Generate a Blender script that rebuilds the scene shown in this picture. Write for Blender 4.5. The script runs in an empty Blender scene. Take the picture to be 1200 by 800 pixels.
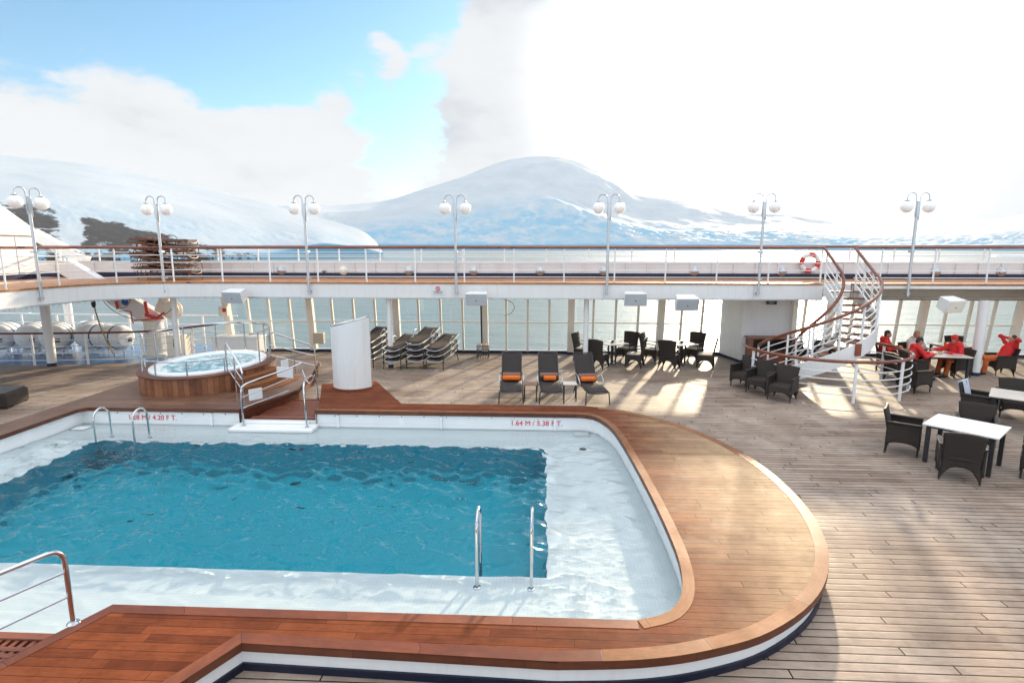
import bpy, bmesh, math, random
from mathutils import Vector, Matrix, noise
from mathutils.geometry import tessellate_polygon
random.seed(7)
R = math.radians
PI = math.pi
S = bpy.context.scene
COL = S.collection
# ------------------------------------------------------------------ camera numbers (ship axes: X along the ship, Y towards the sea)
FPX, EYE, PITCH, YAW = 655.0, 4.0, math.atan(109 / 655.0), R(2.7)
SUN_AZ, SUN_EL = R(21), R(15.5)          # azimuth measured from +Y towards +X

def ray(px, py):
    u = (px - 600) / FPX; v = (py - 400) / FPX
    c, s = math.cos(PITCH), math.sin(PITCH)
    x, y, z = u, c - v * s, -(s + v * c)
    return Vector((x * math.cos(YAW) - y * math.sin(YAW), x * math.sin(YAW) + y * math.cos(YAW), z))
def az_el(px, py):
    d = ray(px, py); return math.atan2(d.x, d.y), math.atan2(d.z, math.hypot(d.x, d.y))

# ------------------------------------------------------------------ materials
MATS = {}
class NT:
    def __init__(s, name):
        s.m = bpy.data.materials.new(name); s.m.use_nodes = True
        s.t = s.m.node_tree; s.n = s.t.nodes; s.l = s.t.links
        s.out = s.n['Material Output']; s.b = s.n['Principled BSDF']
    def add(s, typ, **kw):
        n = s.n.new(typ)
        for k, v in kw.items():
            if k.startswith('i_'):
                key = k[2:]; key = int(key) if key.isdigit() else key.replace('_', ' ')
                n.inputs[key].default_value = v
            else: setattr(n, k, v)
        return n
    def link(s, a, b): s.l.new(a, b)
    def coord(s, kind='Object', scale=(1, 1, 1)):
        c = s.add('ShaderNodeTexCoord'); mp = s.add('ShaderNodeMapping'); mp.inputs['Scale'].default_value = scale
        s.link(c.outputs[kind], mp.inputs['Vector']); return mp.outputs[0]
    def ramp(s, fac, stops):
        r = s.add('ShaderNodeValToRGB'); e = r.color_ramp.elements
        while len(e) < len(stops): e.new(0.5)
        for i, (p, c) in enumerate(stops):
            e[i].position = p; e[i].color = (*c, 1) if len(c) == 3 else c
        s.link(fac, r.inputs[0]); return r.outputs[0]
    def mix(s, fac, a, b, blend='MIX'):
        m = s.add('ShaderNodeMix', data_type='RGBA', blend_type=blend)
        for sock, v in ((m.inputs[0], fac), (m.inputs[6], a), (m.inputs[7], b)):
            if isinstance(v, (int, float)): sock.default_value = v
            elif isinstance(v, tuple): sock.default_value = (*v, 1) if len(v) == 3 else v
            else: s.link(v, sock)
        return m.outputs[2]
    def math(s, op, a, b=None, clamp=False):
        m = s.add('ShaderNodeMath', operation=op, use_clamp=clamp)
        for i, v in enumerate((a, b)):
            if v is None: continue
            if isinstance(v, (int, float)): m.inputs[i].default_value = v
            else: s.link(v, m.inputs[i])
        return m.outputs[0]
    def noise(s, vec, scale, detail=4, rough=.55):
        n = s.add('ShaderNodeTexNoise'); n.inputs['Scale'].default_value = scale
        n.inputs['Detail'].default_value = detail; n.inputs['Roughness'].default_value = rough
        if vec is not None: s.link(vec, n.inputs['Vector'])
        return n.outputs['Fac']
    def bump(s, h, strength, dist, normal_to=None):
        b = s.add('ShaderNodeBump'); b.inputs['Strength'].default_value = strength; b.inputs['Distance'].default_value = dist
        s.link(h, b.inputs['Height'])
        s.link(b.outputs[0], (normal_to or s.b).inputs['Normal']); return b.outputs[0]

def simple(name, col, rough=.5, metal=0, var=.08, vscale=3., bump=0., bscale=60., coat=0.):
    k = NT(name); v = k.coord()
    n = k.noise(v, vscale, 5)
    lo = tuple(c * (1 - var) for c in col); hi = tuple(min(1, c * (1 + var)) for c in col)
    k.link(k.ramp(n, [(.3, lo), (.7, hi)]), k.b.inputs['Base Color'])
    rr = k.math('MULTIPLY_ADD', n, .16); k.n[-1].inputs[2].default_value = max(.02, rough - .08)
    k.link(rr, k.b.inputs['Roughness'])
    k.b.inputs['Metallic'].default_value = metal
    if coat: k.b.inputs['Coat Weight'].default_value = coat
    if bump: k.bump(k.noise(v, bscale, 3), bump, .01)
    MATS[name] = k.m; return k.m

def planks(name, base_a, base_b, width, length, gap, seam, rough, uv=False, grain=.25, stain=.0, stain_col=(.1, .06, .03), seam_soft=0, wear=None, bumpy=.4, spec=.5, zones=None, mottle=.35):
    """boards along X (or along UV.x): rows of random offset, every board its own tone"""
    k = NT(name)
    v = k.coord('UV' if uv else 'Object')
    sep = k.add('ShaderNodeSeparateXYZ'); k.link(v, sep.inputs[0])
    row = k.math('FLOOR', k.math('DIVIDE', sep.outputs[1], width))
    wn = k.add('ShaderNodeTexWhiteNoise', noise_dimensions='1D'); k.link(row, wn.inputs['W'])
    xo = k.math('ADD', sep.outputs[0], k.math('MULTIPLY', wn.outputs['Value'], length * 7.3))
    cell = k.math('FLOOR', k.math('DIVIDE', xo, length))
    wn2 = k.add('ShaderNodeTexWhiteNoise', noise_dimensions='2D')
    cb = k.add('ShaderNodeCombineXYZ'); k.link(cell, cb.inputs[0]); k.link(row, cb.inputs[1]); k.link(cb.outputs[0], wn2.inputs['Vector'])
    # distance to seams in metres
    fy = k.math('FRACT', k.math('DIVIDE', sep.outputs[1], width)); fx = k.math('FRACT', k.math('DIVIDE', xo, length))
    ey = k.math('MULTIPLY', k.math('MINIMUM', fy, k.math('SUBTRACT', 1, fy)), width)
    ex = k.math('MULTIPLY', k.math('MINIMUM', fx, k.math('SUBTRACT', 1, fx)), length)
    e = k.math('MINIMUM', ey, ex)
    seamf = k.math('GREATER_THAN', e, gap / 2)
    # grain
    gm = k.add('ShaderNodeCombineXYZ')
    k.link(k.math('MULTIPLY', xo, 2.2), gm.inputs[0]); k.link(k.math('MULTIPLY', sep.outputs[1], 34), gm.inputs[1]); k.link(k.math('MULTIPLY', wn2.outputs['Value'], 31), gm.inputs[2])
    g = k.noise(gm.outputs[0], 1.0, 6, .65)
    tone = k.math('ADD', k.math('MULTIPLY', wn2.outputs['Value'], .75), k.math('MULTIPLY', k.math('SUBTRACT', g, .5), grain * 4), clamp=True)
    col = k.mix(tone, base_a, base_b)
    if zones:                # board tone blends to other colours by position along an axis
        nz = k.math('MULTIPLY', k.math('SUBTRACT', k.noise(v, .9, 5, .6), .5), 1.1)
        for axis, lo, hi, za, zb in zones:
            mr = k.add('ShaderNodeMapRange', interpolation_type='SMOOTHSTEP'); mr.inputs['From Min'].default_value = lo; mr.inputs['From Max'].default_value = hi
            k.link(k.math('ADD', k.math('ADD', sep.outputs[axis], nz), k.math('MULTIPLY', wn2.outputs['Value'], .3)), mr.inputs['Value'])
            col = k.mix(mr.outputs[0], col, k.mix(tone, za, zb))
    k.b.inputs['Specular IOR Level'].default_value = spec
    if wear is not None:     # bleached, scuffed patches
        w = k.noise(v, .55, 6, .6)
        col = k.mix(k.ramp(w, [(.42, (0, 0, 0)), (.68, (1, 1, 1))]), col, wear)
    if stain:
        st = k.noise(v, 1.3, 8, .72)
        sf = k.math('MULTIPLY', k.ramp(st, [(.5, (0, 0, 0)), (.72, (1, 1, 1))]), stain)
        col = k.mix(sf, col, stain_col)
    if mottle:
        mo = k.noise(v, 2.6, 8, .72); fine = k.noise(gm.outputs[0], 3.2, 5, .7)
        col = k.mix(1.0, col, k.ramp(mo, [(.30, (1 - mottle,) * 3), (.62, (1.12,) * 3)]), 'MULTIPLY')
        col = k.mix(1.0, col, k.ramp(fine, [(.30, (1 - mottle * .6,) * 3), (.60, (1.08,) * 3)]), 'MULTIPLY')
    col = k.mix(seamf, seam, col)
    k.link(col, k.b.inputs['Base Color'])
    rn = k.math('ADD', k.math('MULTIPLY', k.noise(v, 2.3, 6, .7), .35), rough - .17)
    k.link(k.math('ADD', rn, k.math('MULTIPLY', k.math('SUBTRACT', wn2.outputs['Value'], .5), .12), clamp=True), k.b.inputs['Roughness'])
    h = k.math('ADD', k.math('MULTIPLY', k.math('MINIMUM', k.math('DIVIDE', e, gap * 1.2), 1), 1), k.math('MULTIPLY', g, .25))
    k.bump(h, bumpy, .004)
    MATS[name] = k.m; return k.m

def schlick(k, nrm, f0):
    geo = k.add('ShaderNodeNewGeometry'); d = k.add('ShaderNodeVectorMath', operation='DOT_PRODUCT')
    k.link(geo.outputs['Incoming'], d.inputs[0]); k.link(nrm if nrm is not None else geo.outputs['Normal'], d.inputs[1])
    c = k.math('SUBTRACT', 1, k.math('ABSOLUTE', d.outputs['Value']), clamp=True)
    return k.math('ADD', f0, k.math('MULTIPLY', k.math('POWER', c, 5), 1 - f0), clamp=True)

def build_materials():
    planks('deck_teak', (.205, .147, .115), (.43, .332, .262), .12, 2.6, .015, (.016, .012, .010), .58, stain=.45, stain_col=(.15, .085, .052), wear=(.46, .372, .305), bumpy=.7, spec=.14)
    planks('mahogany', (.16, .042, .018), (.30, .085, .032), .135, 2.2, .005, (.03, .012, .008), .36, stain=.3, stain_col=(.12, .035, .02), bumpy=.25)
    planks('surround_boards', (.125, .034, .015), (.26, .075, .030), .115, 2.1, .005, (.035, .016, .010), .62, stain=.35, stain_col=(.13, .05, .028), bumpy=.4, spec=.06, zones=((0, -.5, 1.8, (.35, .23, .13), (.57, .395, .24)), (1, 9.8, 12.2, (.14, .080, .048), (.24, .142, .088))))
    planks('lobe_teak', (.29, .150, .070), (.47, .270, .135), .085, 1.9, .004, (.10, .05, .025), .40, stain=.22, stain_col=(.22, .12, .06), bumpy=.25)
    planks('back_teak', (.13, .066, .040), (.23, .12, .072), .135, 2.4, .005, (.04, .02, .012), .36, stain=.35, stain_col=(.12, .06, .04), bumpy=.25)
    planks('border_teak', (.21, .085, .035), (.30, .125, .052), 2.0, 1.4, .006, (.05, .02, .01), .48, uv=True, bumpy=.2, spec=.12)
    planks('border_mahogany', (.15, .040, .016), (.24, .07, .027), 2.0, 1.7, .006, (.04, .015, .01), .42, uv=True, bumpy=.2, spec=.35)
    planks('edge_wood', (.10, .028, .014), (.17, .05, .022), 2.0, 1.6, .006, (.02, .008, .005), .4, uv=True, bumpy=.2)
    planks('tub_staves', (.17, .058, .026), (.40, .165, .075), 4.0, .145, .008, (.025, .01, .006), .4, uv=True, grain=.15, bumpy=.6)
    planks('upper_teak', (.36, .15, .055), (.48, .22, .085), .12, 2.4, .007, (.05, .025, .015), .5)
    simple('rail_wood', (.19, .05, .022), .3, var=.3, vscale=4, coat=.4)
    simple('tread_wood', (.19, .08, .042), .45, var=.3, vscale=6)
    simple('cabinet_wood', (.24, .07, .032), .4, var=.25, vscale=5)
    simple('white_paint', (.80, .80, .79), .38, var=.035, vscale=1.3, bump=.05, bscale=7)
    simple('bulwark_paint', (.74, .71, .71), .45, var=.04)
    k = NT('white_paint'); v = k.coord('Object', (5, 5, .5)); v2 = k.coord()
    drip = k.ramp(k.noise(v, 1.6, 6, .65), [(.50, (0, 0, 0)), (.75, (1, 1, 1))]); patch = k.noise(v2, 1.1, 5)
    c0 = k.mix(patch, (.77, .77, .765), (.83, .83, .825)); k.link(k.mix(k.math('MULTIPLY', drip, .28), c0, (.60, .52, .43)), k.b.inputs['Base Color'])
    k.b.inputs['Roughness'].default_value = .4; k.bump(k.noise(v2, 5, 3), .08, .012); MATS['white_paint'] = k.m
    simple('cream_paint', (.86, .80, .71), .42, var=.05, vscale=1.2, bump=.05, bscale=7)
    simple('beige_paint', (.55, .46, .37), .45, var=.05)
    simple('navy_paint', (.008, .015, .055), .35, var=.2)
    simple('kick_paint', (.005, .009, .028), .4, var=.25)
    simple('blue_deck', (.055, .16, .34), .25, var=.25, vscale=1.1, bump=.1)
    simple('steel', (.62, .63, .65), .16, metal=1, var=.05)
    simple('galvanised', (.55, .57, .60), .32, metal=.85, var=.1)
    simple('pool_gelcoat', (.82, .83, .83), .25, var=.03, vscale=2)
    simple('tub_acrylic', (.80, .84, .86), .15, var=.03)
    simple('dark_metal', (.025, .026, .03), .38, var=.2)
    simple('sling', (.026, .018, .017), .75, var=.25, vscale=8, bump=.25, bscale=260)
    simple('sling_brown', (.055, .033, .027), .7, var=.2, vscale=8, bump=.25, bscale=260)
    simple('orange_towel', (.78, .16, .015), .9, var=.15, vscale=14, bump=.6, bscale=150)
    simple('mauve_cloth', (.22, .125, .10), .9, var=.15, vscale=14, bump=.5, bscale=150)
    simple('grey_towel', (.52, .56, .64), .92, var=.1, vscale=12, bump=.6, bscale=140)
    simple('light_top', (.66, .60, .53), .3, var=.07, vscale=2)
    simple('white_top', (.74, .73, .73), .3, var=.04, vscale=2)
    simple('cushion', (.55, .50, .43), .85, var=.1)
    simple('globe_glass', (.86, .86, .85), .22, var=.02)
    gb = MATS['globe_glass'].node_tree.nodes['Principled BSDF']; gb.inputs['Subsurface Weight'].default_value = 1; gb.inputs['Subsurface Radius'].default_value = (1, 1, 1); gb.inputs['Subsurface Scale'].default_value = .35
    simple('black', (.012, .012, .013), .45, var=.2)
    simple('red_paint', (.62, .025, .018), .4, var=.15)
    simple('red_fabric', (.60, .02, .022), .75, var=.18, vscale=9, bump=1., bscale=13)
    MATS['red_fabric'].node_tree.nodes['Bump'].inputs['Distance'].default_value = .016
    simple('orange_fabric', (.46, .10, .018), .8, var=.15, vscale=9, bump=1., bscale=11)
    MATS['orange_fabric'].node_tree.nodes['Bump'].inputs['Distance'].default_value = .03
    simple('grey_fabric', (.50, .46, .44), .85, var=.3, vscale=14, bump=.5, bscale=24)
    simple('black_fabric', (.02, .02, .022), .85, var=.2, bump=.5, bscale=24)
    simple('skin', (.42, .20, .13), .5, var=.08, vscale=12)
    simple('hair_dark', (.03, .018, .012), .6, var=.3, vscale=30)
    simple('hair_fair', (.33, .22, .12), .6, var=.3, vscale=30)
    simple('sign_white', (.75, .76, .77), .4, var=.02)
    simple('sign_green', (.02, .22, .08), .4, var=.05)
    simple('sign_dark_green', (.01, .05, .03), .4, var=.05)
    simple('sign_blue', (.02, .10, .35), .4, var=.05)
    simple('text_red', (.70, .04, .05), .45, var=.1)
    simple('text_black', (.02, .02, .02), .5, var=.05)
    simple('rope', (.40, .26, .09), .9, var=.2, bump=.5, bscale=80)
    simple('speaker_grey', (.42, .45, .48), .55, var=.05)
    simple('ice', (.78, .86, .90), .4, var=.06)
    # wicker weave
    k = NT('wicker'); v = k.coord()
    w1 = k.add('ShaderNodeTexWave', wave_type='BANDS', bands_direction='Z'); w1.inputs['Scale'].default_value = 36; w1.inputs['Distortion'].default_value = 1.2
    w2 = k.add('ShaderNodeTexWave', wave_type='BANDS', bands_direction='DIAGONAL'); w2.inputs['Scale'].default_value = 30; w2.inputs['Distortion'].default_value = .6
    k.link(v, w1.inputs['Vector']); k.link(v, w2.inputs['Vector'])
    h = k.math('MULTIPLY', w1.outputs['Fac'], w2.outputs['Fac'])
    k.link(k.ramp(h, [(0, (.010, .007, .006)), (1, (.11, .078, .06))]), k.b.inputs['Base Color'])
    k.b.inputs['Roughness'].default_value = .5; k.bump(h, .9, .008); MATS['wicker'] = k.m
    # pool mosaics
    def tiles(name, a, b, grout, size, rough=.25):
        k = NT(name); v = k.coord()
        sep = k.add('ShaderNodeSeparateXYZ'); k.link(v, sep.inputs[0])
        es = []
        for i in range(3):
            f = k.math('FRACT', k.math('DIVIDE', sep.outputs[i], size))
            es.append(k.math('MINIMUM', f, k.math('SUBTRACT', 1, f)))
        geo = k.add('ShaderNodeNewGeometry'); ns = k.add('ShaderNodeSeparateXYZ'); k.link(geo.outputs['Normal'], ns.inputs[0])
        # ignore the axis the face looks along
        es2 = [k.math('ADD', es[i], k.math('ABSOLUTE', ns.outputs[i])) for i in range(3)]
        e = k.math('MINIMUM', k.math('MINIMUM', es2[0], es2[1]), es2[2])
        f = k.math('GREATER_THAN', e, .06)
        vs = k.add('ShaderNodeVectorMath', operation='SNAP'); k.link(v, vs.inputs[0]); vs.inputs[1].default_value = (size,) * 3
        wn = k.add('ShaderNodeTexWhiteNoise'); k.link(vs.outputs[0], wn.inputs['Vector'])
        big = k.noise(v, .9, 4)
        t = k.math('ADD', k.math('MULTIPLY', wn.outputs['Value'], .6), k.math('MULTIPLY', big, .4))
        k.link(k.mix(f, grout, k.mix(t, a, b)), k.b.inputs['Base Color'])
        k.b.inputs['Roughness'].default_value = rough; MATS[name] = k.m
    tiles('pale_mosaic', (.84, .90, .92), (.90, .93, .94), (.78, .85, .87), .05)
    tiles('blue_mosaic', (.006, .35, .47), (.02, .44, .565), (.01, .31, .42), .05)
    # water surface of pool: fresnel over tinted see-through
    def water(name, tint, scale, strength, dist, foam=False, bend=False):
        k = NT(name); k.n.remove(k.b); v = k.coord()
        tr = k.add('ShaderNodeBsdfRefraction' if bend else 'ShaderNodeBsdfTransparent'); tr.inputs[0].default_value = (*tint, 1)
        if bend: tr.inputs['IOR'].default_value = 1.33; tr.inputs['Roughness'].default_value = 0
        gl = k.add('ShaderNodeBsdfGlossy'); gl.inputs['Roughness'].default_value = .035
        n1 = k.noise(v, scale, 3, .5); bp = k.add('ShaderNodeBump'); bp.inputs['Strength'].default_value = strength; bp.inputs['Distance'].default_value = dist
        k.link(n1, bp.inputs['Height']); k.link(bp.outputs[0], gl.inputs['Normal'])
        mx = k.add('ShaderNodeMixShader'); k.link(schlick(k, bp.outputs[0], .02), mx.inputs[0]); k.link(tr.outputs[0], mx.inputs[1]); k.link(gl.outputs[0], mx.inputs[2])
        last = mx.outputs[0]
        if foam:
            df = k.add('ShaderNodeBsdfDiffuse'); df.inputs[0].default_value = (.8, .9, .92, 1)
            ff = k.ramp(k.noise(v, 5, 6, .7), [(.48, (0, 0, 0)), (.62, (.7, .7, .7))])
            m2 = k.add('ShaderNodeMixShader'); k.link(ff, m2.inputs[0]); k.link(last, m2.inputs[1]); k.link(df.outputs[0], m2.inputs[2]); last = m2.outputs[0]
        k.link(last, k.out.inputs[0]); MATS[name] = k.m
    water('pool_water', (.93, .98, .99), 7, .5, .02, bend=True)
    water('tub_water', (.72, .93, .97), 14, .8, .03, foam=True)
    # glass
    k = NT('glass'); k.n.remove(k.b)
    tr = k.add('ShaderNodeBsdfTransparent'); tr.inputs[0].default_value = (.90, .945, .94, 1)
    gl = k.add('ShaderNodeBsdfGlossy'); gl.inputs['Roughness'].default_value = .02
    mx = k.add('ShaderNodeMixShader'); k.link(schlick(k, None, .06), mx.inputs[0]); k.link(tr.outputs[0], mx.inputs[1]); k.link(gl.outputs[0], mx.inputs[2])
    k.link(mx.outputs[0], k.out.inputs[0]); MATS['glass'] = k.m
    # sea
    k = NT('sea'); v = k.coord()
    k.b.inputs['Base Color'].default_value = (.17, .215, .22, 1); k.b.inputs['Roughness'].default_value = .36; k.b.inputs['IOR'].default_value = 1.33
    h = k.math('ADD', k.math('MULTIPLY', k.noise(k.coord('Object', (.35, .8, 1)), .22, 5, .6), 2.6), k.math('MULTIPLY', k.noise(v, 1.3, 4, .6), .5))
    k.bump(h, .55, .5); MATS['sea'] = k.m
    # snow / glacier ice / rock
    k = NT('snow'); v = k.coord()
    geo = k.add('ShaderNodeNewGeometry'); ns = k.add('ShaderNodeSeparateXYZ'); k.link(geo.outputs['Normal'], ns.inputs[0])
    steep = k.ramp(k.math('ADD', ns.outputs[2], k.math('MULTIPLY', k.math('SUBTRACT', k.noise(v, .012, 8, .7), .5), .25)), [(.55, (1, 1, 1)), (.86, (0, 0, 0))])
    at = k.add('ShaderNodeAttribute', attribute_name='ice'); ar = k.add('ShaderNodeAttribute', attribute_name='rock')
    icef = k.math('MULTIPLY', k.math('ADD', steep, k.math('MULTIPLY', k.ramp(k.noise(v, .006, 8, .7), [(.40, (0, 0, 0)), (.56, (1, 1, 1))]), .95)), at.outputs['Fac'], clamp=True)
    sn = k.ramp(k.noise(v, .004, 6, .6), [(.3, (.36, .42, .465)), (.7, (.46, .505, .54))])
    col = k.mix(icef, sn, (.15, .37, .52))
    rn = k.math('ADD', ar.outputs['Fac'], k.math('MULTIPLY', k.math('SUBTRACT', k.noise(v, .03, 9, .75), .5), 1.6))
    rc = k.ramp(k.noise(v, .2, 6, .8), [(.35, (.008, .008, .010)), (.62, (.028, .026, .026)), (.76, (.10, .10, .10))])
    rf = k.math('MULTIPLY', k.ramp(rn, [(.52, (0, 0, 0)), (.58, (1, 1, 1))]), k.math('GREATER_THAN', ar.outputs['Fac'], .02))
    k.link(k.mix(rf, col, rc), k.b.inputs['Base Color']); k.b.inputs['Roughness'].default_value = .75
    k.bump(k.noise(v, .02, 7, .6), .25, 5.); MATS['snow'] = k.m
build_materials()
M = MATS

# ------------------------------------------------------------------ mesh helpers
class MB:
    def __init__(s): s.v = []; s.f = []; s.uv = {}
    def face(s, idx, uv=None):
        s.f.append(tuple(idx))
        if uv: s.uv[len(s.f) - 1] = uv
    def quad(s, a, b, c, d, uv=None):
        i = len(s.v); s.v += [Vector(a), Vector(b), Vector(c), Vector(d)]; s.face((i, i + 1, i + 2, i + 3), uv)
    def box(s, c, size, rot=None, taper=1.0):
        hx, hy, hz = (q / 2 for q in size); i = len(s.v); c = Vector(c)
        for z in (-1, 1):
            t = taper if z == 1 else 1
            for x, y in ((-1, -1), (1, -1), (1, 1), (-1, 1)):
                p = Vector((x * hx * t, y * hy * t, z * hz))
                if rot is not None: p = rot @ p
                s.v.append(c + p)
        for q in ((0, 3, 2, 1), (4, 5, 6, 7), (0, 1, 5, 4), (1, 2, 6, 5), (2, 3, 7, 6), (3, 0, 4, 7)): s.face([i + j for j in q])
        return s
    def bar(s, a, b, w, h, up=(0, 0, 1)):
        a = Vector(a); b = Vector(b); d = b - a; L = d.length; d = d / L; up = Vector(up)
        x = d.cross(up)
        if x.length < 1e-4: x = d.cross(Vector((0, 1, 0)))
        x.normalize(); u = x.cross(d)
        rot = Matrix((x, d, u)).transposed()
        return s.box((a + b) / 2, (w, L, h), rot)
    def tube(s, pts, r, n=8, closed=False, cap=True):
        pts = [Vector(p) for p in pts]; N = len(pts)
        rad = r if isinstance(r, (list, tuple)) else [r] * N
        base = len(s.v); ref = None
        for i, p in enumerate(pts):
            if closed: t = pts[(i + 1) % N] - pts[i - 1]
            else: t = pts[min(i + 1, N - 1)] - pts[max(i - 1, 0)]
            t.normalize()
            if ref is None:
                ref = Vector((0, 0, 1)) if abs(t.z) < .9 else Vector((1, 0, 0))
            x = ref - t * ref.dot(t)
            if x.length < 1e-5: x = t.orthogonal()
            x.normalize(); ref = x; y = t.cross(x)
            for k in range(n):
                a = 2 * PI * k / n; s.v.append(p + (x * math.cos(a) + y * math.sin(a)) * rad[i])
        rng = N if closed else N - 1
        for i in range(rng):
            for k in range(n):
                a = base + i * n + k; b = base + i * n + (k + 1) % n
                c = base + ((i + 1) % N) * n + (k + 1) % n; d = base + ((i + 1) % N) * n + k
                s.face((a, b, c, d))
        if cap and not closed:
            s.face([base + k for k in range(n)][::-1]); s.face([base + (N - 1) * n + k for k in range(n)])
        return s
    def cyl(s, a, b, r, n=12): return s.tube([a, b], r, n)
    def lathe(s, prof, c, n=24, axis='Z', rot=None):
        base = len(s.v); c = Vector(c)
        for r, z in prof:
            for k in range(n):
                a = 2 * PI * k / n; p = Vector((r * math.cos(a), r * math.sin(a), z))
                if rot is not None: p = rot @ p
                s.v.append(c + p)
        for i in range(len(prof) - 1):
            for k in range(n):
                s.face((base + i * n + k, base + i * n + (k + 1) % n, base + (i + 1) * n + (k + 1) % n, base + (i + 1) * n + k))
        if prof[0][0] > 1e-4: s.face([base + k for k in range(n)][::-1])
        if prof[-1][0] > 1e-4: s.face([base + (len(prof) - 1) * n + k for k in range(n)])
        return s
    def prism(s, loop, z0, z1, holes=(), sides=True, bottom=True):
        """extrude a 2-D polygon (with holes); side UVs run along the outline"""
        loops = [[Vector((p[0], p[1], 0)) for p in l] for l in [loop, *holes]]
        allp = [p for l in loops for p in l]
        tris = tessellate_polygon(loops); i = len(s.v)
        s.v += [Vector((p.x, p.y, z1)) for p in allp]
        for t in tris:
            a, b, c = (allp[q] for q in t)
            up = (b - a).cross(c - a).z > 0
            s.face([i + q for q in (t if up else t[::-1])])
        if bottom:
            j = len(s.v); s.v += [Vector((p.x, p.y, z0)) for p in allp]
            for t in tris:
                a, b, c = (allp[q] for q in t)
                up = (b - a).cross(c - a).z > 0
                s.face([j + q for q in (t[::-1] if up else t)])
        if sides:
            for l in loops: s.wall(l, z0, z1, True)
        return s
    def wall(s, pts, z0, z1, closed=False):
        n = len(pts); d = 0.
        for i in range(n if closed else n - 1):
            a = pts[i]; b = pts[(i + 1) % n]; L = math.hypot(b[0] - a[0], b[1] - a[1])
            s.quad((a[0], a[1], z0), (b[0], b[1], z0), (b[0], b[1], z1), (a[0], a[1], z1),
                   [(d, .1), (d + L, .1), (d + L, .1 + z1 - z0), (d, .1 + z1 - z0)])
            d += L
        return s
    def strip(s, pa, pb, z0, z1):
        """a band between two outlines, with thickness; UV along it"""
        d = 0.
        for i in range(len(pa) - 1):
            a, b, c, e = pa[i], pa[i + 1], pb[i + 1], pb[i]
            L = math.hypot(b[0] - a[0], b[1] - a[1])
            s.quad((a[0], a[1], z1), (b[0], b[1], z1), (c[0], c[1], z1), (e[0], e[1], z1), [(d, .1), (d + L, .1), (d + L, .3), (d, .3)])
            for p, q in ((a, b), (c, e)):
                s.quad((p[0], p[1], z0), (q[0], q[1], z0), (q[0], q[1], z1), (p[0], p[1], z1), [(d, .1), (d + L, .1), (d + L, .1 + z1 - z0), (d, .1 + z1 - z0)])
            d += L
        return s
    def sheet(s, fn, nu, nv, closed_u=False):
        i = len(s.v)
        for a in range(nu + 1):
            for b in range(nv + 1): s.v.append(Vector(fn(a / nu, b / nv)))
        for a in range(nu):
            for b in range(nv):
                p = i + a * (nv + 1) + b; s.face((p, p + nv + 1, p + nv + 2, p + 1))
        return s
    def blob(s, c, r, n=10, m=7, rot=None):
        c = Vector(c); r = Vector(r) if not isinstance(r, (int, float)) else Vector((r, r, r))
        prof = []
        for j in range(m + 1):
            t = PI * j / m; prof.append((max(math.sin(t), 1e-5), -math.cos(t)))
        b = len(s.v); s.lathe(prof, (0, 0, 0), n)
        for q in range(b, len(s.v)):
            p = s.v[q]; p = Vector((p.x * r.x, p.y * r.y, p.z * r.z))
            if rot is not None: p = rot @ p
            s.v[q] = c + p
        return s
    def build(s, name, mat, parent=None, smooth=True, bev=0., solid=0., move=True, seg=2, angle=35, up=False):
        off = Vector((0, 0, 0)); loc = Vector((0, 0, 0))
        if parent is not None:
            p = parent
            while p is not None: off += p.location; p = p.parent
        elif move and s.v:
            xs = [v.x for v in s.v]; ys = [v.y for v in s.v]
            loc = Vector(((min(xs) + max(xs)) / 2, (min(ys) + max(ys)) / 2, min(v.z for v in s.v))); off = loc
        me = bpy.data.meshes.new(name); me.from_pydata([v - off for v in s.v], [], s.f)
        if s.uv:
            ul = me.uv_layers.new(name='UVMap')
            for p in me.polygons:
                u = s.uv.get(p.index)
                if u:
                    for k, li in enumerate(p.loop_indices): ul.data[li].uv = u[k]
        bm = bmesh.new(); bm.from_mesh(me); bmesh.ops.remove_doubles(bm, verts=bm.verts, dist=1e-5); bmesh.ops.recalc_face_normals(bm, faces=bm.faces)
        if up:
            for f in bm.faces:
                if f.normal.z < 0: f.normal_flip()
        bm.to_mesh(me); bm.free()
        me.materials.append(M[mat] if isinstance(mat, str) else mat)
        o = bpy.data.objects.new(name, me); COL.objects.link(o)
        o.location = loc
        if parent is not None: o.parent = parent
        if smooth:
            me.shade_smooth(); me.set_sharp_from_angle(angle=R(angle))
        if solid:
            md = o.modifiers.new('thickness', 'SOLIDIFY'); md.thickness = solid; md.offset = 0
        if bev:
            md = o.modifiers.new('edges', 'BEVEL'); md.width = bev; md.segments = seg; md.limit_method = 'ANGLE'; md.angle_limit = R(40)
        return o

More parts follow.
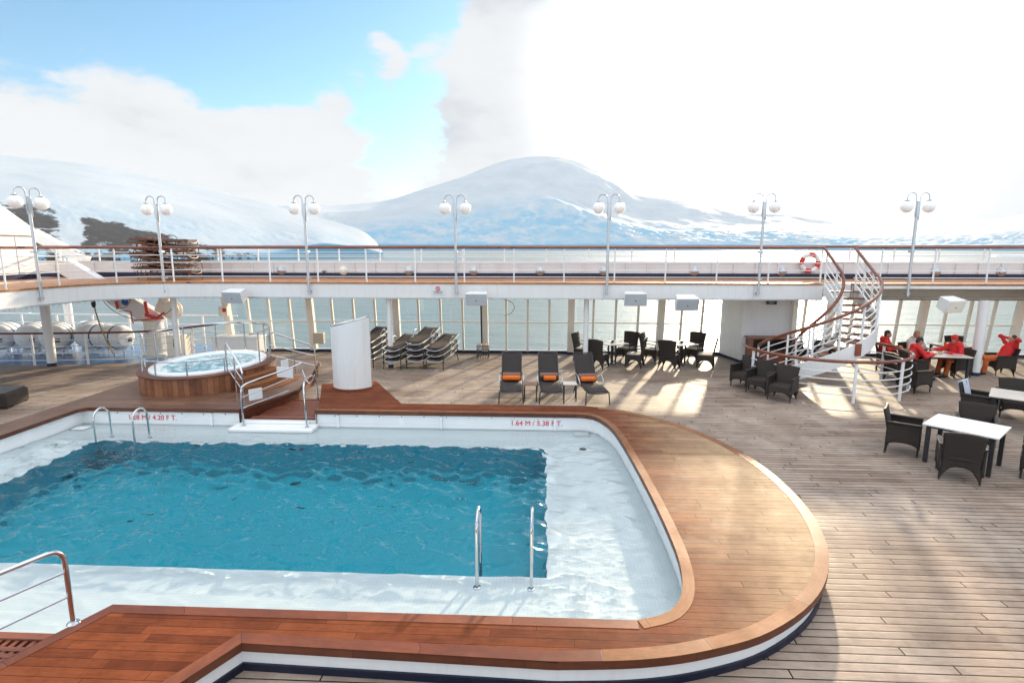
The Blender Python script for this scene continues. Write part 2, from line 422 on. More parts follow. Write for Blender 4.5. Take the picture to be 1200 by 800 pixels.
def tag(o, label=None, cat=None, group=None, kind=None):
    for k, v in (('label', label), ('category', cat), ('group', group), ('kind', kind)):
        if v: o[k] = v
    return o
def root(name, loc, label, cat, group=None, rz=0., kind=None):
    o = bpy.data.objects.new(name, None); COL.objects.link(o); o.location = loc; o.rotation_euler = (0, 0, rz); o.empty_display_size = .2
    return tag(o, label, cat, group, kind)
def copy_tree(o, loc=None, rz=None, label=None, group=None, parent=None):
    c = o.copy(); COL.objects.link(c); c.parent = parent
    if loc is not None: c.location = loc
    if rz is not None: c.rotation_euler = (c.rotation_euler[0], c.rotation_euler[1], rz)
    if label: c['label'] = label
    if group: c['group'] = group
    for ch in o.children: copy_tree(ch, parent=c)
    return c
def spline(pts, n=6, closed=False):
    out = []; P = [Vector(p) for p in pts]; N = len(P)
    for i in range(N if closed else N - 1):
        if closed: a, b, c, d = P[i - 1], P[i], P[(i + 1) % N], P[(i + 2) % N]
        else: a, b, c, d = P[max(i - 1, 0)], P[i], P[i + 1], P[min(i + 2, N - 1)]
        for k in range(n):
            t = k / n
            out.append(.5 * ((2 * b) + (c - a) * t + (2 * a - 5 * b + 4 * c - d) * t * t + (3 * b - a - 3 * c + d) * t ** 3))
    if not closed: out.append(P[-1])
    return out
def offset(path, d):
    """shift an open 2-D polyline sideways (positive = to the left of travel)"""
    out = []; n = len(path)
    for i in range(n):
        a = Vector(path[max(i - 1, 0)][:2]); b = Vector(path[i][:2]); c = Vector(path[min(i + 1, n - 1)][:2])
        t1 = (b - a).normalized() if i else (c - b).normalized()
        t2 = (c - b).normalized() if i < n - 1 else t1
        n1 = Vector((-t1.y, t1.x)); n2 = Vector((-t2.y, t2.x)); m = (n1 + n2)
        m.normalize(); k = d / max(.35, m.dot(n1)); out.append((b.x + m.x * k, b.y + m.y * k))
    return out
def text(body, name, mat, parent, loc, rot, size, depth=.002, align='CENTER', spacing=1.0):
    cu = bpy.data.curves.new(name, 'FONT'); cu.body = body; cu.size = size; cu.extrude = depth; cu.align_x = align; cu.align_y = 'CENTER'; cu.space_character = spacing
    tmp = bpy.data.objects.new(name, cu); COL.objects.link(tmp)
    dg = bpy.context.evaluated_depsgraph_get(); me = bpy.data.meshes.new_from_object(tmp.evaluated_get(dg))
    bpy.data.objects.remove(tmp); o = bpy.data.objects.new(name, me); COL.objects.link(o)
    me.materials.clear(); me.materials.append(M[mat])
    off = Vector((0, 0, 0)); p = parent
    while p is not None: off += p.location; p = p.parent
    o.location = Vector(loc) - off; o.rotation_euler = rot; o.parent = parent
    return o

# ================================================================== SETTING: deck, pool
inner_curve = spline([(.95, 12.2, 0), (1.22, 12.08, 0), (1.42, 11.7, 0), (1.57, 11.05, 0), (1.66, 9.8, 0), (1.72, 8.3, 0), (1.735, 7.0, 0), (1.70, 6.2, 0), (1.58, 5.62, 0), (1.36, 5.28, 0), (1.02, 5.13, 0)], 5)
inner_curve = [(p.x, p.y) for p in inner_curve]
outer_curve = spline([(.2, 4.52, 0), (.95, 4.58, 0), (1.6, 4.73, 0), (2.3, 5.03, 0), (3.02, 5.62, 0), (3.54, 6.42, 0), (3.84, 7.4, 0), (3.93, 8.4, 0), (3.86, 9.4, 0), (3.6, 10.4, 0), (3.1, 11.4, 0), (2.5, 12.1, 0), (1.9, 12.6, 0), (1.2, 12.86, 0)], 5)
outer_curve = [(p.x, p.y) for p in outer_curve]
front_in = [(1.0, 5.125), (-4.43, 5.125), (-4.83, 4.28), (-5.9, 2.0)]
front_out = [(-4.18, 2.0), (-2.78, 4.62), (.1, 4.52)]
back_out = [(1.1, 12.88), (-3.27, 12.88), (-4.55, 15.15), (-5.95, 14.75), (-5.42, 13.3), (-5.14, 12.5)]
A_loop = [(-5.14, 12.22), (.9, 12.2)] + inner_curve[1:-1] + front_in + front_out + outer_curve + back_out
B_loop = [(-6.95, 12.22), (-10.55, 12.22), (-10.68, 12.05), (-10.72, 9), (-10.78, 2.0), (-11.45, 2.0), (-11.4, 9), (-11.35, 12.9), (-11.3, 18.0), (-7.3, 18.0), (-6.7, 15.9), (-6.35, 14.1), (-6.45, 13.5)]
pool_loop = [(-10.75, 12.27), (.95, 12.25)] + offset(inner_curve, .05)[1:-1] + [(.98, 5.08), (-4.45, 5.08), (-4.52, 4.98), (-10.75, 4.98)]

# main deck, one sheet with the opening the pool sits in
d = MB(); d.prism([(-20, -4), (34, -4), (34, 21.25), (-8.5, 21.25), (-12.2, 21.25), (-13.2, 18.9), (-16.9, 18.25), (-20, 18.1)], -.3, 0, [pool_loop], sides=False, bottom=False)
tag(d.build('deck', 'deck_teak', move=False), kind='structure')
d = MB(); d.prism([(-30, -4), (-20.01, -4), (-20.01, 18.1), (-16.9, 18.26), (-13.21, 18.91), (-12.21, 21.26), (-12.2, 22.6), (-30, 22.9)], -.35, -.06)
tag(d.build('lower_deck', 'blue_deck', move=False), kind='structure')

pool = root('swimming_pool', (-4.5, 8.7, 0), 'large blue swimming pool with white ledge and rounded right end, sunk in the deck', 'pool')
w = MB()
w.wall(pool_loop, -.22, .0, True); w.wall([(-10.75, 12.27), (-6.95, 12.27)], 0, .215)
w.wall([(-5.14, 12.27), (.95, 12.25)] + offset(inner_curve, .05)[1:-1] + [(.98, 5.08), (-4.45, 5.08), (-4.52, 4.98)], 0, .215)
w.wall([(-10.75, 4.98), (-10.75, 12.27)], 0, .215); w.wall([(-6.95, 12.27), (-5.14, 12.27)], 0, .07); w.wall([(-4.52, 4.98), (-10.75, 4.98)], 0, .06)
for x in (-7.6, -4.6, -2.2, .4): w.box((x, 12.24, 0.0), (.05, .06, .42))
w.build('pool_wall', 'pool_gelcoat', pool, smooth=False)
BX0, BX1, BY0, BY1 = -9.42, .14, 6.55, 11.08
w = MB(); w.prism(pool_loop, -.3, -.2, [[(BX0, BY0), (BX1, BY0), (BX1, BY1), (BX0, BY1)]], sides=False, bottom=False)
w.build('ledge', 'pale_mosaic', pool, smooth=False)
w = MB(); w.wall([(BX0, BY0), (BX1, BY0), (BX1, BY1), (BX0, BY1)], -1.3, -.2, True); w.quad((BX0, BY0, -1.3), (BX1, BY0, -1.3), (BX1, BY1, -1.3), (BX0, BY1, -1.3))
w.build('basin', 'blue_mosaic', pool, smooth=False)
w = MB(); w.box((-6.02, 12.03, -.13), (1.92, .44, .25)); w.box((-6.02, 12.2, .02), (1.5, .1, .08))
w.build('pool_step', 'pool_gelcoat', pool, bev=.03)
for p_ in ((.98, 12.02, -.17), (-10.5, 11.9, -.17)):
    w = MB(); w.box(p_, (.35, .27, .2)); w.build('corner_seat', 'pool_gelcoat', pool, bev=.03)
for p in ((.95, 11.15), (1.55, 5.75), (-10.2, 10.9)):
    w = MB(); w.lathe([(.001, .014), (.05, .013), (.075, .004), (.075, 0)], (p[0], p[1], -.198), 16); w.build('drain', 'dark_metal', pool)
for i in range(22):
    x = -10.4 + i * .52
    if not -7.1 < x < -5: w = MB(); w.blob((x, 12.262, .185), (.012, .012, .016), 6, 4); w.build('fixing', 'dark_metal', pool)
text('1.64 M / 5.38 F T.', 'depth_marking', 'text_red', pool, (-.02, 12.242, .075), (PI / 2, 0, 0), .165)
text('1.28 M / 4.20 F T.', 'depth_marking', 'text_red', pool, (-9.05, 12.262, .075), (PI / 2, 0, 0), .165)
# water: a real rippled sheet
def inside(p, loop):
    c = False; n = len(loop)
    for i in range(n):
        a = loop[i]; b = loop[(i + 1) % n]
        if (a[1] > p[1]) != (b[1] > p[1]) and p[0] < (b[0] - a[0]) * (p[1] - a[1]) / (b[1] - a[1]) + a[0]: c = not c
    return c
def ripple(x, y):
    q = Vector((x * .9 + y * .22, y * 1.7 - x * .1, .3))
    a = noise.noise(q * 1.15) * .5
    b = 1 - abs(noise.noise(q * 2.2 + Vector((7, 3, 1)))) * 2
    c = 1 - abs(noise.noise(q * 4.3 + Vector((1, 9, 4)))) * 2
    return .05 * a + .08 * b + .042 * c
w = MB(); st = .036; idx = {}
nx = int(12.7 / st); ny = int(7.7 / st)
def wv(i, j):
    if (i, j) not in idx:
        x = -10.8 + i * st; y = 4.68 + j * st
        e = max(0, min(1, min(x + 10.7, 12.2 - y, y - 4.75, 1.75 - x) / .5 + .35))
        g = (.06 if x < BX1 else .06 + .14 * min(1, (x - BX1) / .4)) + 1.0 * max(0, min(1, min(BX1 + .3 - x, BY1 + .1 - y, y - BY0 + .15) / .4))
        idx[(i, j)] = len(w.v); w.v.append(Vector((x, y, -.075 + ripple(x, y) * e * g)))
    return idx[(i, j)]
big = offset(pool_loop + [pool_loop[0]], .06)
for i in range(nx):
    for j in range(ny):
        if inside((-10.8 + (i + .5) * st, 4.68 + (j + .5) * st), big): w.face((wv(i, j), wv(i + 1, j), wv(i + 1, j + 1), wv(i, j + 1)))
pw = w.build('pool_water', 'pool_water', move=False, angle=180, up=True); tag(pw, kind='structure'); pw.cycles.is_caustics_caster = True
for o in pool.children:
    if o.name.split('.')[0] in ('ledge', 'basin', 'pool_wall', 'pool_step'): o.cycles.is_caustics_receiver = True

# raised timber surround
sur = root('pool_surround', (1.9, 8.5, 0), 'raised varnished timber surround with rounded right end, framing the pool', 'pool surround')
mid_y = 5.9
w = MB(); w.prism(A_loop, .24, .32, sides=False); w_o = w
# the surround's board colour changes with position: red front boards, golden boards of the rounded end, brown boards at the back
front = [(-4.45, 5.1), (1.0, 5.125), (.98, 4.56), (.1, 4.52)] + front_out[::-1][1:] + front_in[::-1][:-2] 
front = [(-4.43, 5.125), (-4.83, 4.28), (-5.9, 2.0), (-4.18, 2.0), (-2.78, 4.62), (.1, 4.52), (.62, 4.545), (.62, 5.125)]
lobe = [(.622, 5.125), (.622, 4.545)] + [p for p in outer_curve if p[0] > .7 and not (p[1] > 12 and p[0] < .8)] + [(1.2, 12.87)] + [(.95, 12.2)] + inner_curve[1:-1] + [(1.0, 5.125)]
back = [(-5.14, 12.22), (.948, 12.2), (1.198, 12.87), (1.1, 12.88)] + back_out[1:]
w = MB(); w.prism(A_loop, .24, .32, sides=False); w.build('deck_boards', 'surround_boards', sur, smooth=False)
w = MB(); w.wall(A_loop, .235, .318, True); w.build('board_edge', 'edge_wood', sur, smooth=False)
ib = [(-5.14, 12.22), (.9, 12.2)] + inner_curve[1:]
w = MB(); w.strip(ib, offset(ib, .13 * 1), .31, .3245); w.build('inner_border', 'border_teak', sur, smooth=False)
fb = [(1.015, 5.128), (-4.43, 5.125), (-4.83, 4.28), (-5.9, 2.0)]
w = MB(); w.strip(fb, offset(fb, .13), .31, .3245); w.build('inner_border', 'border_mahogany', sur, smooth=False)
ob = [(-4.18, 2.0), (-2.78, 4.62), (.1, 4.52), outer_curve[0], outer_curve[3]]
w = MB(); w.strip(ob, offset(ob, .14), .31, .3245); w.build('outer_border', 'border_mahogany', sur, smooth=False)
ob = outer_curve[3:-2]
w = MB(); w.strip(ob, offset(ob, .15), .31, .3245); w.build('outer_border', 'border_teak', sur, smooth=False)
def skirt(path, parent):
    for off_, z0, z1, n_, m_ in ((.06, .07, .238, 'skirting', 'white_paint'), (.035, .0, .075, 'kickboard', 'kick_paint')):
        w = MB(); w.strip(offset(path, off_), offset(path, off_ + .05), z0, z1); w.build(n_, m_, parent, smooth=True)
skirt([(-4.18, 2.0), (-2.78, 4.62), (.1, 4.52)] + outer_curve + back_out[:3], sur)
w = MB(); w.wall(offset(back_out[2:] + [A_loop[0]], .03), 0, .236); w.build('side_board', 'edge_wood', sur, smooth=False)
bk = root('tub_platform', (-9, 14, 0), 'brown timber platform carrying the whirlpool and edging the far left of the pool', 'platform')
w = MB(); w.prism(B_loop, .24, .32, sides=False); w.build('deck_boards', 'back_teak', bk, smooth=False)
w = MB(); w.wall(B_loop, .235, .318, True); w.build('board_edge', 'edge_wood', bk, smooth=False)
skirt(B_loop[5:10], bk)
w = MB(); w.wall(offset(B_loop[9:] + [B_loop[0]], .03), 0, .236); w.build('side_board', 'edge_wood', bk, smooth=False)
# gratings in the two gaps of the surround
def grating(name, x0, x1, y0, y1, z, label, step=.09):
    g = root(name, ((x0 + x1) / 2, (y0 + y1) / 2, 0), label, 'grating')
    m = MB(); n = int((y1 - y0) / step)
    for i in range(n): m.box(((x0 + x1) / 2, y0 + (i + .5) * step, z - .02), (x1 - x0, step * .62, .03))
    m.build('slat', 'border_mahogany' if name == 'x' else 'mahogany', g, smooth=False)['kind'] = 'stuff'
    m = MB(); n = int((x1 - x0) / step)
    for i in range(n): m.box((x0 + (i + .5) * step, (y0 + y1) / 2, z - .034), (step * .5, y1 - y0, .05))
    m.build('cross_slat', 'mahogany', g, smooth=False)['kind'] = 'stuff'
    for yy in (y0 - .05, y1 + .05): m = MB(); m.box(((x0 + x1) / 2, yy, z - .05), (x1 - x0 + .2, .1, .11)); m.build('end_board', 'mahogany', g, bev=.006)
    m = MB(); m.box(((x0 + x1) / 2, (y0 + y1) / 2, .004), (x1 - x0, y1 - y0, .004)); m.build('tray', 'black', g, smooth=False)
    return g
grating('timber_grating', -6.6, -5.25, 12.42, 13.9, .1, 'brown timber foot grating at the gap between whirlpool and white screen')
grating('timber_grating', -8.4, -4.75, 2.4, 4.82, .12, 'orange brown timber foot grating below the handrail in the near left corner')

# ladders and handrails
def hoop(x, y0, y1, zt, z0, z1, r=.021):
    pts = [(x, y0, z0)]; cy = (y0 + y1) / 2; rr = (y1 - y0) / 2
    for i in range(13):
        a = PI * i / 12; pts.append((x, cy - rr * math.cos(a), zt - rr + rr * math.sin(a)))
    pts.append((x, y1, z1)); m = MB(); m.tube(pts, r, 10); return m
def ladder(x0, x1, yl, yb, zt, label):
    g = root('pool_ladder', ((x0 + x1) / 2, (yl + yb) / 2, -.2), label, 'pool ladder', 'stainless pool ladders')
    for x in (x0, x1):
        a, b = (yl, yb) if yl < yb else (yb, yl)
        za, zb = (-.2, -1.2) if yl < yb else (-1.2, -.2)
        hoop(x, a, b, zt, za, zb).build('rail', 'steel', g)
        m = MB(); m.lathe([(.055, 0), (.05, .015), (.025, .02)], (x, yl, -.2), 14); m.build('foot_flange', 'steel', g)
    for z in (-.45, -.75, -1.05):
        m = MB(); m.box(((x0 + x1) / 2, yb, z), (abs(x1 - x0), .09, .03)); m.build('tread', 'steel', g, bev=.005)
ladder(-9.38, -8.52, 11.4, 10.95, .62, 'steel pool ladder with two hoops in the far left corner of the pool')
ladder(-.73, -.06, 6.3, 6.72, .80, 'steel pool ladder with two hoops at the near right edge of the blue basin')
hr = root('handrail', (-4.6, 4.8, .32), 'steel handrail with three bars rising at the near left corner of the pool', 'handrail')
P0 = Vector((-4.60, 4.82, 0)); D = Vector((-.40, -.86, 0)).normalized(); L_ = 2.6
def hp(t, z): return P0 + D * t + Vector((0, 0, z))
m = MB(); pts = [hp(0, .32), hp(0.0, 1.0)] + [hp(.13 - .13 * math.cos(a), 1.0 + .13 * math.sin(a)) for a in [PI / 2 * i / 6 for i in range(1, 7)]] + [hp(L_ - .13, 1.13), hp(L_, 1.0), hp(L_, .32)]
m.tube(pts, .024, 10); m.build('rail', 'steel', hr)
for z in (.62, .88):
    m = MB(); m.tube([hp(0, z), hp(L_, z)], .013, 8); m.build('bar', 'steel', hr)
m = MB(); m.lathe([(.06, 0), (.055, .012), (.028, .02)], hp(0, .324), 14); m.build('flange', 'steel', hr)

# ------------------------------------------------------------------ whirlpool tub
TC, TA, TB = Vector((-9.28, 15.15, 0)), 1.60, 1.98
def ell(t, k=1., dz=0.): return Vector((TC.x + (TA * k) * math.cos(t), TC.y + (TB * k) * math.sin(t), dz))
tub = root('whirlpool', (TC.x, TC.y, .32), 'round whirlpool clad in vertical brown timber staves with white rim', 'hot tub')
def ring(prof, n=72, a=TA, b=TB):
    m = MB(); base = 0
    for off_, z in prof:
        for k in range(n):
            t = 2 * PI * k / n; m.v.append(Vector((TC.x + (a + off_) * math.cos(t), TC.y + (b + off_) * math.sin(t), z)))
    for i in range(len(prof) - 1):
        for k in range(n):
            kk = (k + 1) % n; L0 = (k * 2 * PI * 1.83 / n); L1 = ((k + 1) * 2 * PI * 1.83 / n)
            m.face((i * n + k, i * n + kk, (i + 1) * n + kk, (i + 1) * n + k), [(L0, prof[i][1] + 1), (L1, prof[i][1] + 1), (L1, prof[i + 1][1] + 1), (L0, prof[i + 1][1] + 1)])
    return m
ring([(0, .32), (0, .77)]).build('stave_wall', 'tub_staves', tub)
ring([(-.26, .80), (.035, .80), (.045, .785), (.04, .765), (0, .765)]).build('timber_rim', 'edge_wood', tub, angle=60)
ring([(-.22, .79), (-.23, .84), (-.27, .865), (-.44, .86), (-.50, .80), (-.54, .45), (-.62, .30)]).build('acrylic_shell', 'tub_acrylic', tub)
m = ring([(-.5, .79), (-1.2, .79)]); m.v = m.v[:]; 
m2 = MB(); n = 40
for i in range(13):
    rr = i / 12
    for k in range(n):
        t = 2 * PI * k / n; x = TC.x + (TA - .5) * rr * math.cos(t); y = TC.y + (TB - .5) * rr * math.sin(t)
        m2.v.append(Vector((x, y, .79 + .02 * noise.noise(Vector((x * 4, y * 4, 0))) + .02 * noise.noise(Vector((x * 9, y * 9, 2))))))
for i in range(12):
    for k in range(n): m2.face((i * n + k, i * n + (k + 1) % n, (i + 1) * n + (k + 1) % n, (i + 1) * n + k))
m2.build('tub_water', 'tub_water', tub, angle=180, up=True)
m2 = MB(); m2.lathe([(.001, 0), (TA - .6, 0), (TA - .55, .25)], (TC.x, TC.y, .32), 40); m2.build('tub_floor', 'blue_mosaic', tub)
# rail round the tub: high at the back, low in front
tr = root('tub_railing', (TC.x, TC.y, .8), 'steel guard rail curving round the whirlpool', 'railing')
ts = [R(-15 + 5.2 * i) for i in range(43)]       # back half
hi = [ell(t, .94, 1.70) for t in ts]
m = MB(); m.tube(hi + [ell(ts[-1] + .05, .94, 1.6)] + [ell(ts[-1] + .05, .94, .8)], .026, 8); m.build('top_rail', 'steel', tr)
for i in range(2, 43, 6):
    m = MB(); p = ell(ts[i], .94, .8); m.cyl(p, (p.x, p.y, 1.70), .02, 8); m.build('post', 'steel', tr)
ts2 = [R(208 + 4.4 * i) for i in range(26)]
lo = [ell(t, .94, 1.19) for t in ts2]
m = MB(); m.tube([ell(ts2[0], .94, 1.70)] + lo, .021, 8); m.build('front_rail', 'steel', tr)
for i in (4, 11, 18, 25):
    m = MB(); p = ell(ts2[i], .94, .8); m.cyl(p, (p.x, p.y, 1.19), .019, 8); m.build('post', 'steel', tr)
# curved steps up to the tub
sp = root('tub_steps', (-6.75, 14.3, 0), 'curved golden timber steps leading up to the whirlpool', 'steps')
for i, (r0, r1, z) in enumerate(((.0, .28, .64), (.28, .56, .47), (.56, .84, .337))):
    m = MB(); a = []; b = []
    for k in range(9):
        t = R(-36 + 46 * k / 8)
        a.append((TC.x + (TA + r0) * math.cos(t), TC.y + (TB + r0) * math.sin(t))); b.append((TC.x + (TA + r1) * math.cos(t), TC.y + (TB + r1) * math.sin(t)))
    m.prism(a + b[::-1], .02 if i else .322, z); m.build('step', 'border_teak', sp, smooth=False)
for t, n_ in ((R(-40), 'a'), (R(18), 'b')):
    g = root('stair_rail', ell(t, 1, .3), 'steel stair rail %s the whirlpool steps' % ('on the pool side of' if n_ == 'a' else 'on the far side of'), 'handrail', 'stair rails of the whirlpool')
    q = [ell(t, .94, .8), ell(t, .94, 1.5), ell(t, 1.02, 1.58), ell(t, 1.62, 1.16), ell(t, 1.7, 1.0), ell(t, 1.7, .02)]
    m = MB(); m.tube(q, .021, 8); m.build('rail', 'steel', g)
    for dz in (-.32, -.62):
        m = MB(); m.tube([ell(t, .96, 1.54 + dz), ell(t, 1.7, 1.14 + dz)], .012, 8); m.build('bar', 'steel', g)
    p = ell(t, 1.35, 0); m = MB(); m.cyl(p, (p.x, p.y, 1.35), .018, 8); m.build('post', 'steel', g)
# pool entry rails
def entry(pts, label, bars):
    g = root('handrail', pts[0], label, 'handrail', 'steel handrails at the pool steps')
    m = MB(); m.tube(spline(pts, 4), .022, 8); m.build('rail', 'steel', g)
    m = MB(); m.lathe([(.05, 0), (.045, .012), (.026, .018)], pts[0], 12); m.build('flange', 'steel', g)
    for a, b in bars:
        m = MB(); m.tube([a, b], .012, 8); m.build('bar', 'steel', g)
entry([(-6.72, 12.02, 0), (-6.74, 12.05, .75), (-6.70, 12.13, .92), (-6.5, 12.4, 1.0), (-6.1, 13.1, 1.1), (-5.95, 13.5, 1.16)], 'long steel handrail curving up on the whirlpool side of the pool steps', [((-6.73, 12.05, .4), (-6.1, 13.1, .55)), ((-6.73, 12.05, .65), (-6.1, 13.1, .85))])
entry([(-5.23, 11.98, 0), (-5.26, 12.0, .7), (-5.34, 12.2, .95), (-5.42, 12.6, 1.0), (-5.4, 13.0, .9), (-5.38, 13.05, .34)], 'short steel handrail on the screen side of the pool steps', [])
for (x, y, z, rz, lab, wd) in ((-6.35, 13.45, .93, -.3, 'small white notice plate on a chain in front of the steps', .5), (-6.75, 12.7, .56, .9, 'small white notice box beside the whirlpool steps', .32), (-6.6, 14.0, 1.0, 1.1, 'narrow white notice plate hung on the whirlpool stair rail', .22)):
    g = MB(); g.box((x, y, z), (wd, .025, .27), Matrix.Rotation(rz, 3, 'Z')); o = g.build('notice_plate', 'sign_white', bev=.006); tag(o, lab, 'sign')
ch = MB(); pp = []
for i in range(13):
    t = i / 12; pp.append((-5.9 + .52 * t, 13.45 - .5 * t, 1.0 - .28 * math.sin(PI * t)))
ch.tube(pp, .008, 6); tag(ch.build('barrier_chain', 'white_paint'), 'thin pale chain hanging across the pool entrance between handrails', 'chain')

# curved white screen on the timber platform
scr = root('curved_screen', (-4.95, 14.1, .32), 'tall curved white privacy screen with slanted steel top on the timber platform', 'screen')
SC = Vector((-4.95, 14.55, 0)); pts = []
def sc(t, k=1.): return (SC.x + .56 * k * math.cos(t), SC.y + .56 * k * math.sin(t))
N = 20; tsc = [R(190 + 150 * i / N) for i in range(N + 1)]
m = MB()
for ro in (1, .93):
    for t in tsc:
        x, y = sc(t, ro); zt = 1.95 + .28 * (x - SC.x + .56) / 1.1
        m.v += [Vector((x, y, .36)), Vector((x, y, zt))]
nn = 2 * (N + 1)
for b in (0, nn):
    for i in range(N): m.face((b + 2 * i, b + 2 * i + 2, b + 2 * i + 3, b + 2 * i + 1))
for i in range(N): m.face((2 * i + 1, 2 * i + 3, nn + 2 * i + 3, nn + 2 * i + 1))
for i in (0, N): m.face((2 * i, 2 * i + 1, nn + 2 * i + 1, nn + 2 * i))
m.build('panel', 'white_paint', scr)
m = MB(); top = [(*sc(t, .97), 1.97 + .28 * (sc(t)[0] - SC.x + .56) / 1.1) for t in tsc]
m.tube([(top[0][0], top[0][1], .33)] + top + [(top[-1][0], top[-1][1], .33)], .022, 8); m.build('frame', 'steel', scr)
m = MB(); m.tube([top[0], (SC.x, SC.y + .1, 2.12), top[-1]], .02, 8); m.build('back_rail', 'steel', scr)
m = MB(); m.strip([sc(t, 1.02) for t in tsc], [sc(t, .92) for t in tsc], .322, .362); m.build('base_rim', 'mahogany', scr)

# ================================================================== UPPER DECK
UZ, UB = 2.88, 2.40
lc = spline([(-14.2, -4, 0), (-14.25, 8, 0), (-14.25, 13.2, 0), (-14.25, 14.6, 0), (-14.22, 15.6, 0), (-14.0, 16.75, 0), (-13.35, 17.6, 0), (-12.3, 18.05, 0), (-11.0, 18.17, 0), (-9.5, 18.18, 0)], 6)
lc = [(p.x, p.y) for p in lc]
edge = lc + [(9.0, 18.18)]
edge_r = [(9.0, 18.18), (9.0, 19.2), (9.93, 19.2), (9.93, 18.18), (24, 18.18)]
up = root('promenade_deck', (0, 19.8, UB), 'raised white promenade deck running across the scene above the glass wall', 'deck')
outer_edge = [(24, 21.42), (-13.5, 21.42), (-19.2, 21.42), (-19.2, -4)]
m = MB(); m.prism(edge + edge_r[1:] + outer_edge, UZ - .05, UZ, sides=False); m.build('walkway', 'upper_teak', up, smooth=False)
m = MB(); m.prism(edge + edge_r[1:] + [(24, 21.3), (-14, 21.3), (-19.1, 21.3), (-19.1, -4)], UB, UB + .03, sides=False); m.build('underside', 'cream_paint', up, smooth=False)
m = MB(); m.strip(edge, offset(edge, .05), UB, UZ - .02); m.strip([(9.0, 18.18), (9.0, 19.2), (9.93, 19.2), (9.93, 18.18)], [(9.05, 18.23), (9.05, 19.25), (9.88, 19.25), (9.88, 18.23)], UB, UZ - .02)
m.build('fascia', 'white_paint', up, angle=30)
m = MB(); m.strip(offset(edge, -.012), offset(edge, .05), UB - .03, UB + .012); m.build('drip_edge', 'galvanised', up)
m = MB()
for i in range(len(edge) - 1):
    a = Vector((*edge[i], 0)); b = Vector((*edge[i + 1], 0)); L = (b - a).length; n = max(1, int(L / .35))
    for k in range(n):
        p = a + (b - a) * ((k + .5) / n); m.blob((p.x, p.y, UB - .045), (.02, .02, .022), 6, 4)
m.build('drip_stud', 'galvanised', up)
m = MB(); m.strip(offset(edge, -.02), offset(edge, .16), UZ - .03, UZ + .025); m.strip([(9.93, 18.16), (24, 18.16)], [(9.93, 18.34), (24, 18.34)], UZ - .03, UZ + .025); m.build('timber_edge', 'upper_teak', up, smooth=False)
m = MB(); m.box((17.1, 18.25, UZ - .09), (13.9, .16, .1)); m.build('deck_lip', 'white_paint', up, bev=.01)
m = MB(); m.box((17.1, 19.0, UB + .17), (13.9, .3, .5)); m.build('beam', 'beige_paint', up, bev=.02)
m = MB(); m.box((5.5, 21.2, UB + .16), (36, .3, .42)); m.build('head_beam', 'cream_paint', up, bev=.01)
# seams between plates of the fascia
m = MB()
for x in (-7.6, -2.75, 2.1, 6.85): m.box((x, 18.178, (UB + UZ) / 2), (.012, .012, UZ - UB - .06))
m.build('plate_seam', 'galvanised', up)

def railing(path, z0, ztop, bars, spacing, rr, rail_r, label, name='railing', wood=True, postw=.045, group=None, skip_posts=False):
    path = [Vector((p[0], p[1], 0)) for p in path]
    g = root(name, (path[0].x, path[0].y, z0), label, 'railing', group)
    m = MB(); m.tube([(p.x, p.y, ztop) for p in path], rail_r, 8); m.build('handrail', 'rail_wood' if wood else 'white_paint', g)
    for z in bars:
        m = MB(); m.tube([(p.x, p.y, z) for p in path], rr, 6); m.build('bar', 'white_paint', g)
    acc = 0.; nxt = spacing * .5
    for i in range(len(path) - 1):
        L = (path[i + 1] - path[i]).length
        while nxt <= acc + L:
            p = path[i] + (path[i + 1] - path[i]) * ((nxt - acc) / L)
            m = MB(); m.box((p.x, p.y, (z0 + ztop) / 2), (postw, postw * .5, ztop - z0)); m.build('post', 'white_paint', g)
            nxt += spacing
        acc += L
    return g
ubars = (UZ + .2, UZ + .42, UZ + .66, UZ + .9)
inner_path = offset([p for p in lc if p[1] > 9.5] + [(8.98, 18.18)], .07)
railing(inner_path, UZ, 4.02, ubars, 1.62, .013, .038, 'long white inner railing with brown timber handrail left of the spiral stair')
railing([(9.95, 18.25), (24, 18.25)], UZ, 4.02, ubars, 1.62, .013, .038, 'white inner railing with brown timber handrail right of the spiral stair')
bw = root('bulwark', (0, 21.42, UZ), 'low pale bulwark with navy stripe and timber top rail along the seaward deck edge', 'bulwark')
m = MB(); m.box((3, 21.45, UZ + .36), (46, .05, .5)); m.build('panel', 'bulwark_paint', bw, smooth=False)
m = MB(); m.box((3, 21.45, UZ + .615), (46, .12, .035)); m.build('cap', 'white_paint', bw)
m = MB(); m.box((3, 21.435, UZ + .095), (46, .07, .19)); m.build('stripe', 'navy_paint', bw)
x = -19.9
m = MB()
while x < 26: m.box((x, 21.40, UZ + .40), (.05, .07, .42)); x += .8
m.build('rib', 'bulwark_paint', bw)['kind'] = 'stuff'
m = MB(); m.tube([(-20, 21.5, 4.06), (26, 21.5, 4.06)], .045, 8); m.build('top_rail', 'rail_wood', bw)
for z in (3.68, 3.85):
    m = MB(); m.tube([(-20, 21.5, z), (26, 21.5, z)], .013, 6); m.build('bar', 'white_paint', bw)
x = -18.9
while x < 25:
    m = MB(); m.box((x, 21.5, 3.78), (.05, .03, .52)); m.build('post', 'white_paint', bw); x += 1.6
